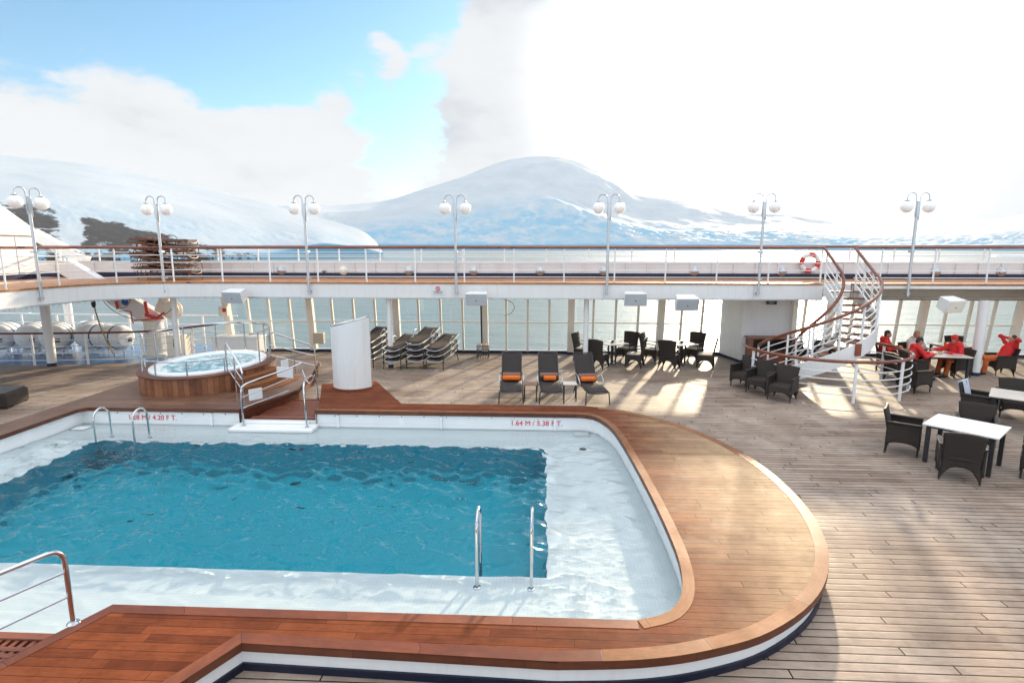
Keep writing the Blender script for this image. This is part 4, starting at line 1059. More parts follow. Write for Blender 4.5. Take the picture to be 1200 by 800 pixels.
def sqtable(x, y, rz, w, d, label, topmat, group):
    g = root('dining_table', (x, y, 0), label, 'table', group)
    rt = Matrix.Rotation(rz, 3, 'Z'); c = Vector((x, y, 0))
    def B(mb, p, s): mb.box(c + rt @ Vector(p), s, rt)
    m = MB(); B(m, (0, 0, .735), (w, d, .03)); m.build('tabletop', topmat, g, bev=.008)
    m = MB(); B(m, (0, 0, .70), (w - .12, d - .12, .04)); m.build('apron', 'dark_metal', g)
    for sx in (-1, 1):
        for sy in (-1, 1):
            m = MB(); B(m, (sx * (w / 2 - .09), sy * (d / 2 - .09), .345), (.07, .07, .69)); m.build('leg', 'dark_metal', g, bev=.006)
    return g
def pedtable(x, y, rz, w, label, group):
    g = root('dining_table', (x, y, 0), label, 'table', group)
    rt = Matrix.Rotation(rz, 3, 'Z'); c = Vector((x, y, 0))
    m = MB(); m.box(c + Vector((0, 0, .735)), (w, w, .03), rt); m.build('tabletop', 'light_top', g, bev=.008)
    for sx in (-1, 1):
        for sy in (-1, 1):
            m = MB(); m.bar(c + rt @ Vector((sx * .09, sy * .09, .0)), c + rt @ Vector((sx * .09, sy * .09, .72)), .05, .05); m.build('leg', 'dark_metal', g)
    m = MB(); m.bar(c + rt @ Vector((-.3, 0, .02)), c + rt @ Vector((.3, 0, .02)), .05, .03); m.bar(c + rt @ Vector((0, -.3, .021)), c + rt @ Vector((0, .3, .021)), .05, .03); m.build('foot', 'galvanised', g)
    return g
def bowl(x, y, z, label):
    m = MB(); m.lathe([(.03, 0), (.06, .03), (.075, .06), (.06, .055), (.02, .02), (.001, .02)], (x, y, z), 16); tag(m.build('ashtray', 'dark_metal'), label, 'ashtray', 'ashtrays on the dining tables')
cg = 'wicker chairs round the two dining tables'
tg = 'dining tables by the glass wall'
for tx, ty, side, rz in ((2.6, 19.45, 'left', .5), (5.0, 19.45, 'right', .35)):
    pedtable(tx, ty, rz, .82, '%s square dining table with pale top before the glass wall' % ('left' if side == 'left' else 'right'), tg)
    bowl(tx, ty, .752, 'small dark ashtray on the %s pale dining table' % side)
    nb = 'behind the slim white column' if side == 'left' else 'nearest the other dining table'
    chair(high0, tx - .95, ty + .55, 60, 'dark wicker chair at the far left corner of the %s dining table' % side, cg)
    chair(high0, tx - .55, ty - .62, 150, 'dark wicker chair near left of the %s dining table, back to the pool' % side, cg)
    chair(high0, tx + .62, ty + .75, -40, 'dark wicker chair by the glass behind the %s dining table' % side, cg)
    chair(high0, tx + .72, ty - .45, -110, 'dark wicker chair on the near right of the %s dining table, seen side on' % side, cg)
# three armchairs before the stair
ag = 'dark wicker armchairs lined up by the spiral stair'
chair(low0, 6.05, 16.25, -50, 'dark wicker armchair farthest back of the three lined up left of the spiral stair', ag)
chair(low0, 6.22, 15.52, -47, 'dark wicker armchair in the middle of the three left of the spiral stair', ag)
chair(low0, 6.52, 14.82, -40, 'dark wicker armchair nearest the pool of the three left of the spiral stair', ag)
# right-hand dining group
rg = 'dark armchairs round the right-hand tables'
ct = Vector((8.0, 10.42, 0))
sqtable(ct.x, ct.y, R(-48), 1.12, 1.02, 'square table with plain white top in the right foreground', 'white_top', 'dark legged tables on the right')
chair(low0, 7.28, 11.02, 55, 'dark armchair left of the white foreground table, seen in profile', rg)
chair(low0, 7.42, 9.72, 150, 'dark armchair nearest the camera with its back to us at the white table', rg)
chair(low0, 8.78, 11.2, -35, 'dark armchair on the far side of the white foreground table', rg)
chair(low0, 8.85, 9.75, -130, 'dark armchair cut by the right edge at the white foreground table', rg)
sqtable(11.0, 12.55, R(-40), 1.5, 1.0, 'pale topped table at the right edge beside the towel draped chair', 'light_top', 'dark legged tables on the right')
towel_chair = chair(low0, 10.35, 13.2, 40, 'dark armchair with a grey towel over its back', rg)
m = MB()
rt = Matrix.Rotation(R(40), 3, 'Z')
def drape(u, v):
    s = (u - .5) * .44; t = (v - .5) * 2
    if t < 0: p = Vector((s, .375 + .035 + .02 * t + .012 * math.sin(s * 40), .90 + t * .42 * (1 + .1 * math.sin(s * 9)))); p.y += -.06 * (-t)
    else: p = Vector((s, .365 - .05 - .10 * t + .008 * math.sin(s * 34), .90 - t * .36))
    p.z += .012 * (1 - abs(t)); p = rt @ p; return (p.x + 10.35, p.y + 13.2, p.z + .015)
m.sheet(drape, 14, 20); tag(m.build('towel', 'grey_towel', solid=.014), 'pale grey towel draped over the back of a dark armchair', 'towel')
chair(low0, 11.4, 13.5, -30, 'dark armchair beyond the pale table at the right edge', rg)
m = MB(); m.lathe([(.03, 0), (.035, .005), (.032, .12), (.028, .12), (.026, .01)], (11.0, 12.2, .752), 14); tag(m.build('drinking_glass', 'glass'), 'clear drinking glass on the pale table at the right edge', 'glass')
# people's tables
sqtable(12.55, 17.75, R(-8), 1.35, .95, 'dark table strewn with papers between the people in red jackets', 'light_top', 'dark legged tables on the right')
for i, (x, y, sx, sy, c_) in enumerate(((12.3, 17.7, .3, .22, 'sign_white'), (12.75, 17.85, .28, .3, 'white_top'), (12.55, 17.55, .2, .14, 'sign_white'), (12.95, 17.6, .22, .2, 'sign_white'))):
    g = MB(); g.sheet(lambda u, v: (x + (u - .5) * sx, y + (v - .5) * sy, .757 + i * .003 + .03 * noise.noise(Vector((u * 4, v * 4, i))) ** 2), 6, 6); tag(g.build('paper_sheet', c_, solid=.003), 'crumpled white paper sheet lying on the table among the people in red', 'paper', 'papers on the table')
sqtable(14.3, 19.6, R(10), 1.3, .9, 'dark table laid with cups beside the far window', 'light_top', 'dark legged tables on the right')
for i, (x, y, t) in enumerate(((13.9, 19.5, 'orange drink in a cup'), (14.15, 19.4, 'white cup'), (14.5, 19.45, 'white cup'))):
    m = MB(); m.lathe([(.03, 0), (.04, .01), (.045, .10), (.04, .10), (.034, .015), (.001, .015)], (x, y, .752), 14); tag(m.build('cup', 'orange_towel' if i == 0 else 'tub_acrylic'), ('orange cup' if i == 0 else ('white cup left of centre' if i == 1 else 'white cup right of centre')) + ' on the laid table by the far window', 'cup')
chair(low0, 10.65, 15.95, 105, 'dark armchair just right of the round guard railing, its arms catching light', rg)
chair(low0, 10.95, 17.1, 100, 'dark armchair behind the one beside the round guard railing', rg)
chair(low0, 11.65, 17.55, 80, 'dark armchair holding the person with his back to us in red', rg)
chair(low0, 13.2, 17.95, -85, 'dark armchair holding the person in a red hat', rg)
chair(low0, 12.45, 18.85, 10, 'dark armchair holding the person in a pale patterned jacket', rg)
chair(low0, 11.53, 18.72, 60, 'dark armchair behind the stair holding a person in red', rg)
chair(low0, 14.8, 18.3, -95, 'dark armchair holding the person leaning back with hands behind head', rg)
chair(low0, 14.95, 20.35, -10, 'dark armchair against the far window behind the laid table', rg)
chair(low0, 14.85, 16.35, 110, 'large dark armchair at the far right with its back towards us', rg)
chair(low0, 8.9, 18.9, 20, 'dark armchair stored in shade beneath the spiral stair', rg)
chair(low0, 9.7, 19.1, -10, 'second dark armchair stored beneath the spiral stair, on the right', rg)

# reclined loungers
def make_lounger():
    g = root('sun_lounger', (0, 0, 0), 'x', 'sun lounger', 'reclined loungers by the pool')
    w = .27
    def seat(u, v): s = u * 2 - 1; return (s * w, -.92 + 1.15 * v, .36 - .02 * (1 - s * s) + .03 * math.sin(v * PI))
    m = MB(); m.sheet(seat, 6, 10); m.build('seat', 'sling', g, solid=.018)
    def bk(u, v): s = u * 2 - 1; return (s * w, .22 + .56 * v, .36 + .70 * v - .02 * (1 - s * s))
    m = MB(); m.sheet(bk, 6, 8); m.build('backrest', 'sling', g, solid=.018)
    for sg in (-1, 1):
        m = MB(); m.tube([(sg * w, -.93, .34), (sg * w, .23, .36), (sg * w, .79, 1.07)], .017, 8); m.build('side_rail', 'dark_metal', g)
        m = MB(); m.tube(spline([(sg * (w + .03), -.85, .34), (sg * (w + .04), -.88, .17), (sg * (w + .05), -.90, 0.01)], 4), .016, 8); m.build('leg', 'dark_metal', g)
        m = MB(); m.tube([(sg * (w + .03), .2, .36), (sg * (w + .05), .45, .01)], .016, 8); m.build('leg', 'dark_metal', g)
        m = MB(); m.tube(spline([(sg * (w + .03), -.25, .34), (sg * (w + .06), -.22, .50), (sg * (w + .06), -.05, .58), (sg * (w + .05), .2, .60), (sg * (w + .03), .34, .54)], 5), .015, 8); m.build('arm', 'galvanised', g)
    m = MB(); m.tube(spline([(-w, -.93, .34), (-w * .5, -.945, .325), (0, -.95, .32), (w * .5, -.945, .325), (w, -.93, .34)], 3), .016, 8); m.tube([(-w, .79, 1.07), (w, .79, 1.07)], .016, 8); m.build('end_bar', 'dark_metal', g)
    m = MB(); m.lathe([(.001, -.25), (.06, -.25), (.075, -.22), (.075, .22), (.06, .25), (.001, .25)], (0, .23, .52), 14, rot=Matrix.Rotation(PI / 2, 3, 'Y')); m.build('pillow', 'mauve_cloth', g)
    return g
L0 = make_lounger()
for i, (x, y, rz, lab) in enumerate(((-.72, 14.98, 2, 'black reclined lounger with a wide orange towel roll, leftmost of the poolside three'), (.32, 15.0, 3, 'black reclined lounger with a short orange towel roll, middle of the poolside three'), (1.40, 14.95, 10, 'black reclined lounger with a loosely folded orange towel, rightmost of the poolside three'))):
    o = L0 if i == 0 else copy_tree(L0)
    o.location = (x, y, 0); o.rotation_euler = (0, 0, R(rz)); o['label'] = lab
    wd = (.25, .17, .21)[i]; rt = Matrix.Rotation(R(rz), 3, 'Z'); p = rt @ Vector(((0, .02, .0)[i], .09, .47)) + Vector((x, y, 0))
    m = MB(); m.lathe([(.001, -wd), (.05, -wd), (.068, -wd + .03), (.07, wd - .03), (.05, wd), (.03, wd - .01), (.001, wd - .02)], p, 16, rot=rt @ Matrix.Rotation(PI / 2, 3, 'Y'))
    tag(m.build('towel_roll', 'orange_towel'), ('wide bright orange rolled towel on the left reclined lounger', 'short bright orange rolled towel on the middle reclined lounger', 'bright orange rolled towel on the right reclined lounger')[i], 'towel', 'orange towels on the loungers')
def side_table(x, y, z, w, mat_top, label, name='side_table', grp=None, slats=False):
    g = root(name, (x, y, 0), label, 'side table', grp)
    m = MB()
    if slats:
        for k in range(5): m.box((x - w / 2 + (k + .5) * w / 5, y, z - .015), (w / 5 * .75, w, .03))
    else: m.box((x, y, z - .012), (w, w, .024))
    m.build('top', mat_top, g, bev=.004)
    for sx in (-1, 1):
        for sy in (-1, 1):
            m = MB(); m.box((x + sx * (w / 2 - .02), y + sy * (w / 2 - .02), (z - .02) / 2), (.03, .03, z - .03)); m.build('leg', 'dark_metal', g)
    if slats:
        m = MB()
        for sy in (-1, 1):
            for k in range(4): m.box((x - w / 2 + (k + .7) * w / 5, y + sy * (w / 2 - .02), z / 2), (.02, .015, z - .06))
        m.build('slat', 'dark_metal', g)
    return g
side_table(-.19, 14.5, .46, .36, 'mauve_cloth', 'small dark side table between the left and middle reclined loungers', grp='side tables by the loungers')
side_table(.86, 14.6, .46, .36, 'light_top', 'small dark framed side table between the middle and right reclined loungers', grp='side tables by the loungers')
side_table(-2.02, 20.2, .52, .44, 'tread_wood', 'dark slatted stool at the foot of the glass wall', name='stool', slats=True)
# dark wicker footstool at the left edge
fs = root('wicker_footstool', (-13.6, 13.35, 0), 'low dark wicker ottoman cut by the left edge of the view', 'ottoman')
m = MB(); m.box((-13.85, 13.35, .2), (.8, .9, .34), Matrix.Rotation(.25, 3, 'Z')); m.build('body', 'wicker', fs, bev=.03)
m = MB(); m.box((-13.85, 13.35, .385), (.73, .83, .05), Matrix.Rotation(.25, 3, 'Z')); m.build('top', 'dark_metal', fs, bev=.02)
for sx in (-1, 1):
    for sy in (-1, 1):
        p = Matrix.Rotation(.25, 3, 'Z') @ Vector((sx * .34, sy * .39, 0)) + Vector((-13.85, 13.35, 0)); m = MB(); m.cyl((p.x, p.y, 0), (p.x, p.y, .05), .03, 8); m.build('foot', 'dark_metal', fs)

# stacked loungers
def make_flat():
    g = root('stacked_lounger', (0, 0, 0), 'x', 'sun lounger', 'stacked brown loungers by the glass wall')
    w = .29
    m = MB(); m.sheet(lambda u, v: ((u * 2 - 1) * w, -.95 + 1.9 * v, .33 + .035 * v + .22 * max(0, v - .55) - .018 * (1 - (u * 2 - 1) ** 2)), 5, 12); m.build('sling_bed', 'sling_brown', g, solid=.022)
    for sg in (-1, 1):
        m = MB(); m.tube([(sg * w, -.96, .31), (sg * w, .1, .34), (sg * w, .96, .46)], .018, 8); m.build('side_rail', 'galvanised', g)
        m = MB(); m.tube([(sg * w, -.93, .32), (sg * (w + .02), -.95, .01)], .016, 8); m.build('leg', 'dark_metal', g)
        m = MB(); m.tube([(sg * w, .55, .38), (sg * (w + .02), .75, .01)], .016, 8); m.build('leg', 'dark_metal', g)
        m = MB(); m.tube(spline([(sg * (w + .02), -.2, .33), (sg * (w + .04), -.1, .50), (sg * (w + .04), .15, .54), (sg * (w + .02), .35, .38)], 4), .013, 8); m.build('arm', 'galvanised', g)
    m = MB(); m.tube(spline([(-w, -.95, .33), (-w * .6, -.98, .27), (0, -.99, .25), (w * .6, -.98, .27), (w, -.95, .33)], 4), .016, 8); m.build('foot_bar', 'galvanised', g)
    return g
F0 = make_flat(); first = True
where = ['the leftmost stack, half hidden by the white screen', 'the low second stack behind the slim column', 'the tallest stack, third from the screen', 'the rightmost stack near the slatted stool']
lev = [['bottom', 'second from bottom', 'second from top', 'top'], ['bottom', 'middle', 'top'], ['bottom', 'second from bottom', 'second from top', 'top'], ['bottom', 'middle', 'top']]
for si, (x, y, rz) in enumerate(((-5.55, 19.25, -4), (-4.28, 19.0, -6), (-3.95 + .3, 19.15, -6), (-2.95, 19.1, -7))):
    pass
for si, (x, y, rz) in enumerate(((-5.75, 19.2, -6), (-4.72, 19.0, -8), (-3.98, 19.15, -8), (-3.30, 19.1, -9))):
    n = len(lev[si])
    for k in range(n):
        lab = 'brown sling lounger %s of %s' % (lev[si][k], where[si])
        loc = (x + random.uniform(-.015, .015), y + random.uniform(-.02, .03), k * .215)
        if first: F0.location = loc; F0.rotation_euler = (R(2) if k else 0, 0, R(rz)); F0['label'] = lab; first = False
        else:
            o = copy_tree(F0, loc, R(rz), lab); o.rotation_euler = (R(1.2 * k), 0, R(rz))
# jumble of stacked loungers on the promenade
ulab = ['bottom', 'second', 'third', 'fourth', 'fifth', 'sixth', 'top']
for k in range(7):
    for q in range(2):
        o = copy_tree(F0, (-13.25 - .85 * q + random.uniform(-.12, .12), 19.75 + q * .55, UZ + .0 + k * .175), R(86 + (k % 3) * 2), 'brown lounger, %s layer of the jumbled pile on the promenade, %s row' % (ulab[k], 'front' if q == 0 else 'rear'), 'loungers piled on the promenade')
        o.rotation_euler = (R(random.uniform(-3, 2)), R(random.uniform(-2, 2)), R(86 + random.uniform(-4, 4)))
        for ch in o.children:
            if not ch.name.startswith('sling'): ch.material_slots[0].link = 'OBJECT'; ch.material_slots[0].material = M['tread_wood']
            else: ch.modifiers['thickness'].thickness = .075

# ================================================================== PEOPLE (seated)
def capsule_mesh(segs, vox, name, mat, parent, blobs=()):
    m = MB()
    for pts, rads in segs:
        pts = [Vector(p) for p in pts]
        m.tube(pts, list(rads), 12)
        for p, r in zip(pts, rads): m.blob(p, r, 12, 8)
    for c, r, *rot in blobs: m.blob(c, r, 14, 10, rot[0] if rot else None)
    off = Vector((0, 0, 0)); p = parent
    me = bpy.data.meshes.new(name); me.from_pydata([tuple(v) for v in m.v], [], m.f)
    bm = bmesh.new(); bm.from_mesh(me); bmesh.ops.recalc_face_normals(bm, faces=bm.faces); bm.to_mesh(me); bm.free()
    me.materials.append(M[mat]); o = bpy.data.objects.new(name, me); COL.objects.link(o); o.parent = parent
    md = o.modifiers.new('skin', 'REMESH'); md.mode = 'VOXEL'; md.voxel_size = vox; md.use_smooth_shade = True
    sm = o.modifiers.new('soft', 'SMOOTH'); sm.factor = .5; sm.iterations = 3 if vox < .012 else 7
    return o
def hand(segs, wrist, dirn, up):
    d = Vector(dirn).normalized(); u = Vector(up); u = (u - d * u.dot(d)).normalized(); s = d.cross(u)
    w = Vector(wrist)
    segs.append(([w, w + d * .085], [.026, .036])); segs.append(([w + d * .03 - s * .012, w + d * .085 - s * .022], [.022, .017])); segs.append(([w + d * .03 + s * .012, w + d * .085 + s * .022], [.022, .017]))
    for k, (o_, L) in enumerate(((-.032, .062), (-.011, .075), (.011, .070), (.032, .052))):
        a = w + d * .085 + s * o_; b = a + d * L * .5 - u * .008; c = b + d * L * .42 - u * .024
        segs.append(([a, b, c], [.0098, .009, .0075]))
    a = w + d * .025 - s * .03; segs.append(([a, a - s * .03 + d * .03, a - s * .038 + d * .062], [.013, .0105, .0085]))
def person(x, y, face, label, lean=0., arms=None, head=(0, 0), jacket='red_fabric', legs='orange_fabric', hair='hair_dark', hat=None, hood=True, knees=.42, side=0.):
    g = root('person', (x, y, 0), label, 'person', None, R(face))
    hip = Vector((0, .10, .52)); up = Vector((side, math.sin(lean), math.cos(lean))).normalized()
    chest = hip + up * .34; neck = hip + up * .53; fw = Vector((0, -1, 0)); 
    hd = neck + up * .10 + Vector((0, -.03, 0)) + Vector((0, 0, .055))
    sh = [neck + Vector((sx * .185, 0, -.055)) for sx in (-1, 1)]
    arms = arms or [((-.28, -.02, .74), (-.18, -.28, .80)), ((.28, -.02, .74), (.18, -.28, .80))]
    arms = [(Vector(a), Vector(b)) for a, b in arms]
    hips = [hip + Vector((sx * .10, 0, 0)) for sx in (-1, 1)]
    kn = [Vector((sx * .15, -knees + .08, .53)) for sx in (-1, 1)]; an = [Vector((sx * .15, -knees + .02, .10)) for sx in (-1, 1)]
    segs = [([hip, hip + up * .2, chest, neck - up * .06], [.14, .13, .145, .09]), ([neck - up * .06, neck + up * .03, hd], [.062, .054, .06])]
    jk = [([hip + up * .02, hip + up * .2, chest, neck - up * .06], [.185, .175, .19, .125]), ([sh[0], neck, sh[1]], [.09, .10, .09])]
    for i in (0, 1):
        el, wr = arms[i]
        segs.append(([sh[i], el, wr], [.055, .042, .028])); jk.append(([sh[i], el, wr], [.088, .072, .056]))
        d = wr - el; hand(segs, wr, d, (0, 0, 1) if abs(d.normalized().z) < .9 else (0, 1, 0))
        segs.append(([hips[i], kn[i], an[i]], [.085, .06, .042])); segs.append(([an[i], an[i] + Vector((0, -.03, -.055)), an[i] + Vector((0, -.15, -.065))], [.04, .04, .032]))
    yaw, pit = R(head[0]), R(head[1])
    rh = Matrix.Rotation(yaw, 3, 'Z') @ Matrix.Rotation(pit, 3, 'X')
    def H(v): return hd + rh @ Vector(v)
    bl = [(H((0, .005, .035)), (.076, .094, .098), rh), (H((0, -.03, -.035)), (.058, .062, .065), rh), (H((0, -.098, -.01)), (.013, .02, .022), rh), (H((0, -.088, -.052)), (.024, .012, .008), rh),
          (H((-.076, .01, .0)), (.012, .02, .032), rh), (H((.076, .01, .0)), (.012, .02, .032), rh), (H((0, -.082, .035)), (.05, .015, .012), rh), (H((0, -.075, -.085)), (.024, .02, .018), rh)]
    body = capsule_mesh(segs, .0105, 'body', 'skin', g, bl)
    m = MB()
    for sx in (-1, 1): m.blob(H((sx * .03, -.086, .015)), (.011, .008, .008), 8, 6)
    m.build('eyes', 'black', body)
    capsule_mesh(jk, .018, 'jacket', jacket, g, [(neck + Vector((0, .10, .0)), (.13, .08, .10))] if hood else ())
    tr_ = [([hip, hip + Vector((0, .0, -.01))], [.155, .155])]
    for i in (0, 1): tr_.append(([hips[i], kn[i], an[i] + Vector((0, 0, .02))], [.115, .088, .075]))
    capsule_mesh(tr_, .016, 'trousers', legs, g)
    for i in (0, 1): capsule_mesh([([an[i] + Vector((0, .03, -.03)), an[i] + Vector((0, -.06, -.05)), an[i] + Vector((0, -.17, -.06))], [.052, .05, .04])], .012, 'shoe', 'black_fabric', g)
    if hat:
        capsule_mesh([([H((-.085, .0, .02)), H((-.08, .01, -.05))], [.02, .022]), ([H((.085, .0, .02)), H((.08, .01, -.05))], [.02, .022])], .011, 'hat', hat, g, [(H((0, .012, .068)), (.092, .108, .088), rh)])
    else:
        capsule_mesh([], .010, 'hair', hair, g, [(H((0, .022, .058)), (.086, .098, .088), rh), (H((0, .055, .0)), (.074, .058, .085), rh)])
    return g
person(11.62, 17.58, 80, 'person in a red jacket with back and hood towards us, bending over the papers', lean=-.32, arms=[((-.27, -.22, .74), (-.12, -.48, .80)), ((.27, -.20, .74), (.14, -.48, .80))], head=(0, 25))
person(12.42, 18.8, 5, 'fair haired person in a pale patterned jacket, facing us behind the table', lean=-.2, jacket='grey_fabric', legs='black_fabric', hair='hair_fair', hood=True, head=(10, 22), arms=[((-.27, -.15, .72), (-.12, -.42, .80)), ((.27, -.15, .72), (.10, -.42, .80))])
person(13.15, 17.95, -82, 'person in a red jacket and red hat reaching an arm across the table', lean=-.25, hat='red_fabric', head=(-5, 25), arms=[((-.28, -.22, .82), (-.16, -.62, .86)), ((.27, -.12, .72), (.14, -.40, .80))])
person(11.55, 18.75, 60, 'person in a red jacket sitting half hidden behind the spiral stair', lean=-.05, head=(0, 5))
person(14.75, 18.3, -95, 'person in a red jacket leaning back with both hands behind the head', lean=.42, knees=.5, head=(0, -5), arms=[((-.38, .22, 1.20), (-.12, .46, 1.12)), ((.38, .22, 1.20), (.12, .46, 1.12))])

# ================================================================== SEA, ICE, SNOW MOUNTAINS
SEA = -12.0
m = MB(); m.quad((-19000, -2500, SEA), (19000, -2500, SEA), (19000, 15000, SEA), (-19000, 15000, SEA)); tag(m.build('sea', 'sea', smooth=False, move=False, up=True), kind='structure')
m = MB()
hull = [(-30, -4), (34, -4), (34, 21.0), (-12, 21.0), (-12.3, 22.5), (-30, 22.8)]
m.prism(hull, SEA - 1, -.36, [pool_loop], bottom=False); h_ = m.build('ship_hull', 'white_paint', smooth=False, move=False); tag(h_, 'white ship side dropping from the deck edge to the sea', 'ship hull')
il = [(62, 349, 'small white ice floe under the curve of the promenade, leftmost on the open water'), (36, 367, 'tiny white ice floe beside the far left column'), (84, 378, 'white ice floe drifting just above the outer ship rail'), (99, 377, 'narrow white ice floe right of the biggest one above the rail'), (50, 378, 'tiny ice floe low beside the rope, near the rail'), (118, 384, 'small ice floe between the outer rail and the crane')]
for px, py, lab in il:
    d = ray(px, py); t = (SEA + .05 - EYE) / d.z; c = Vector((0, 0, EYE)) + d * t; m = MB(); w_ = random.uniform(.5, 1.0)
    for k in range(4): m.blob((c.x + random.uniform(-.7, .7) * w_, c.y + random.uniform(-.4, .4) * w_, SEA + .03), (random.uniform(.3, .8) * w_, random.uniform(.3, .6) * w_, random.uniform(.12, .26)), 9, 5)
    tag(m.build('ice_floe', 'ice'), lab, 'ice floe', 'ice floes on the water')
def berg(px, dist, w_, h, lab):
    d = ray(px, 295); c = Vector((d.x, d.y, 0)).normalized() * dist; m = MB()
    def f(u, v):
        x = (u - .5) * 2; y = (v - .5) * 2; e = max(abs(x), abs(y)); hh = h * (1 if e < .8 else max(-.5, 1 - (e - .8) * 7)) * (.8 + .5 * noise.noise(Vector((x * 2, y * 2, px))))
        r_ = 1 + .25 * noise.noise(Vector((x, y, 3 + px)))
        return (c.x + x * w_ / 2 * r_, c.y + y * w_ * .3 * r_, SEA + hh)
    m.sheet(f, 24, 16); tag(m.build('iceberg', 'ice'), lab, 'iceberg')
berg(886, 1900, 62, 7, 'flat pale iceberg on the bright water left of the lifebuoy')
berg(1180, 1500, 55, 4, 'low flat iceberg on the water at the far right')

def terrain(name, ridge, shore, d_ridge, cliff, nr=64, step=3., rough=1., ice=0., rock=None, bulge=1.0, back=.5, seed=0, icefall=None):
    """a snow mountain: columns fan out over its skyline, rows climb from the shore to the ridge and fall away behind"""
    def lin(tab, x):            # smooth curve through the table
        n = len(tab)
        if x <= tab[0][0]: return tab[0][1]
        if x >= tab[-1][0]: return tab[-1][1]
        sl = lambda i: (tab[min(i + 1, n - 1)][1] - tab[max(i - 1, 0)][1]) / (tab[min(i + 1, n - 1)][0] - tab[max(i - 1, 0)][0])
        for i in range(n - 1):
            (xa, ya), (xb, yb) = tab[i], tab[i + 1]
            if x <= xb:
                w_ = xb - xa; t = (x - xa) / w_
                return (2 * t ** 3 - 3 * t * t + 1) * ya + (t ** 3 - 2 * t * t + t) * w_ * sl(i) + (3 * t * t - 2 * t ** 3) * yb + (t ** 3 - t * t) * w_ * sl(i + 1)
    x0, x1 = ridge[0][0], ridge[-1][0]; nc = int((x1 - x0) / step); m = MB(); icev = []; rockv = []
    rows = nr + int(nr * back)
    for i in range(nc + 1):
        px = x0 + (x1 - x0) * i / nc
        a, el = az_el(px, lin(ridge, px)); ds = lin(shore, px); dr = max(ds * 1.05, lin(d_ridge, px)); cl = lin(cliff, px)
        hr = EYE + dr * math.tan(el) - SEA
        for j in range(rows + 1):
            t = j / nr
            if t <= 1:
                d = ds + (dr - ds) * t ** 1.25
                f = t
                h = cl * min(1, t * nr / 2.2) + (hr - cl) * (f ** bulge if bulge >= 1 else 1 - (1 - f) ** (1 / bulge))
                if j == 0: h = -4
            else:
                d = dr + (dr - ds) * (t - 1) * 1.2; h = hr * (1 - .9 * ((t - 1) / back) ** 1.5)
            x = d * math.sin(a); y = d * math.cos(a)
            q = Vector((x, y, seed * 91.)) 
            amp = rough * min(1, t * 3) * (1 - .8 * max(0, 1 - abs(t - 1) * 5)) * (dr / 7000)
            n1 = noise.fractal(q * .0011 * 7000 / dr, 1.0, 2.1, 6)
            h += amp * 55 * n1 * (hr / 900 + .15)
            iv = ice * (1 if icefall is None else max(0, 1 - abs(t - icefall[0]) / icefall[1]))
            if iv > 0:
                rg_ = 1 - abs(noise.fractal(q * .009 * 7000 / dr, .8, 2.2, 5)); h += iv * 34 * (rg_ - .6) * (dr / 7000) * min(1, t * 8)
            if 0 < j: h = max(h, 1.0)
            m.v.append(Vector((x, y, SEA + h))); icev.append(min(1, iv * 1.3 + (1 if t < .06 else 0)))
            r_ = 0
            if rock and t < 1: r_ = rock(px, t)
            rockv.append(r_)
    n = rows + 1
    for i in range(nc):
        for j in range(rows): m.face((i * n + j, (i + 1) * n + j, (i + 1) * n + j + 1, i * n + j + 1))
    me = bpy.data.meshes.new(name); me.from_pydata([tuple(v) for v in m.v], [], m.f); me.materials.append(M['snow'])
    for nm, vals in (('ice', icev), ('rock', rockv)):
        at = me.attributes.new(nm, 'FLOAT', 'POINT'); at.data.foreach_set('value', vals)
    me.shade_smooth(); o = bpy.data.objects.new(name, me); COL.objects.link(o); tag(o, kind='structure'); return o
def rockmask(px, t):
    # dark scree on the lower slope at the left, tapering out to the right
    top = max(0, .41 - .36 * max(0, (px - 60) / 290))
    e = min(1, max(0, (top - t) * 9)) * min(1, max(0, (px + 120) / 60)) * (.95 - .75 * math.exp(-((px - 72) / 13) ** 2))
    low = .75 if t < .07 else 1
    return .75 * e * low
terrain('snow_hill', [(-420, 150), (-200, 165), (0, 182), (100, 192), (200, 211), (300, 235), (360, 252), (400, 262), (425, 271), (440, 283), (449, 297)], [(-420, 760), (200, 860), (330, 930), (440, 1010)], [(-420, 1900), (0, 1750), (200, 1560), (330, 1300), (449, 1080)],
        [(-420, 4), (300, 5), (345, 14), (380, 22), (449, 9)], nr=90, step=2.2, rough=.5, ice=.22, rock=rockmask, bulge=1.0, seed=1, icefall=(.25, .25))
terrain('snow_mountain', [(150, 252), (330, 241), (400, 240), (450, 235), (500, 220), (540, 208), (580, 193), (610, 186), (635, 183), (668, 187), (700, 200), (720, 212), (745, 226), (770, 232), (830, 240), (880, 247), (930, 252), (990, 262), (1040, 268), (1200, 280)],
        [(150, 3600), (600, 4200), (1200, 5200)], [(150, 5000), (450, 5800), (635, 7200), (800, 6300), (1200, 6300)], [(150, 25), (500, 45), (1200, 30)], nr=90, step=2.2, rough=1.2, ice=1.0, bulge=1.25, seed=2, icefall=(.22, .30))
terrain('snow_ridge', [(760, 289), (830, 281), (900, 275), (960, 272), (1000, 266), (1060, 262), (1110, 260), (1150, 258), (1200, 251), (1300, 236), (1450, 222)], [(760, 5200), (1450, 4300)], [(760, 5700), (1000, 6100), (1450, 5900)], [(760, 28), (1450, 35)], nr=64, step=2.2, rough=.7, ice=.8, bulge=1.2, seed=5, icefall=(.25, .3))

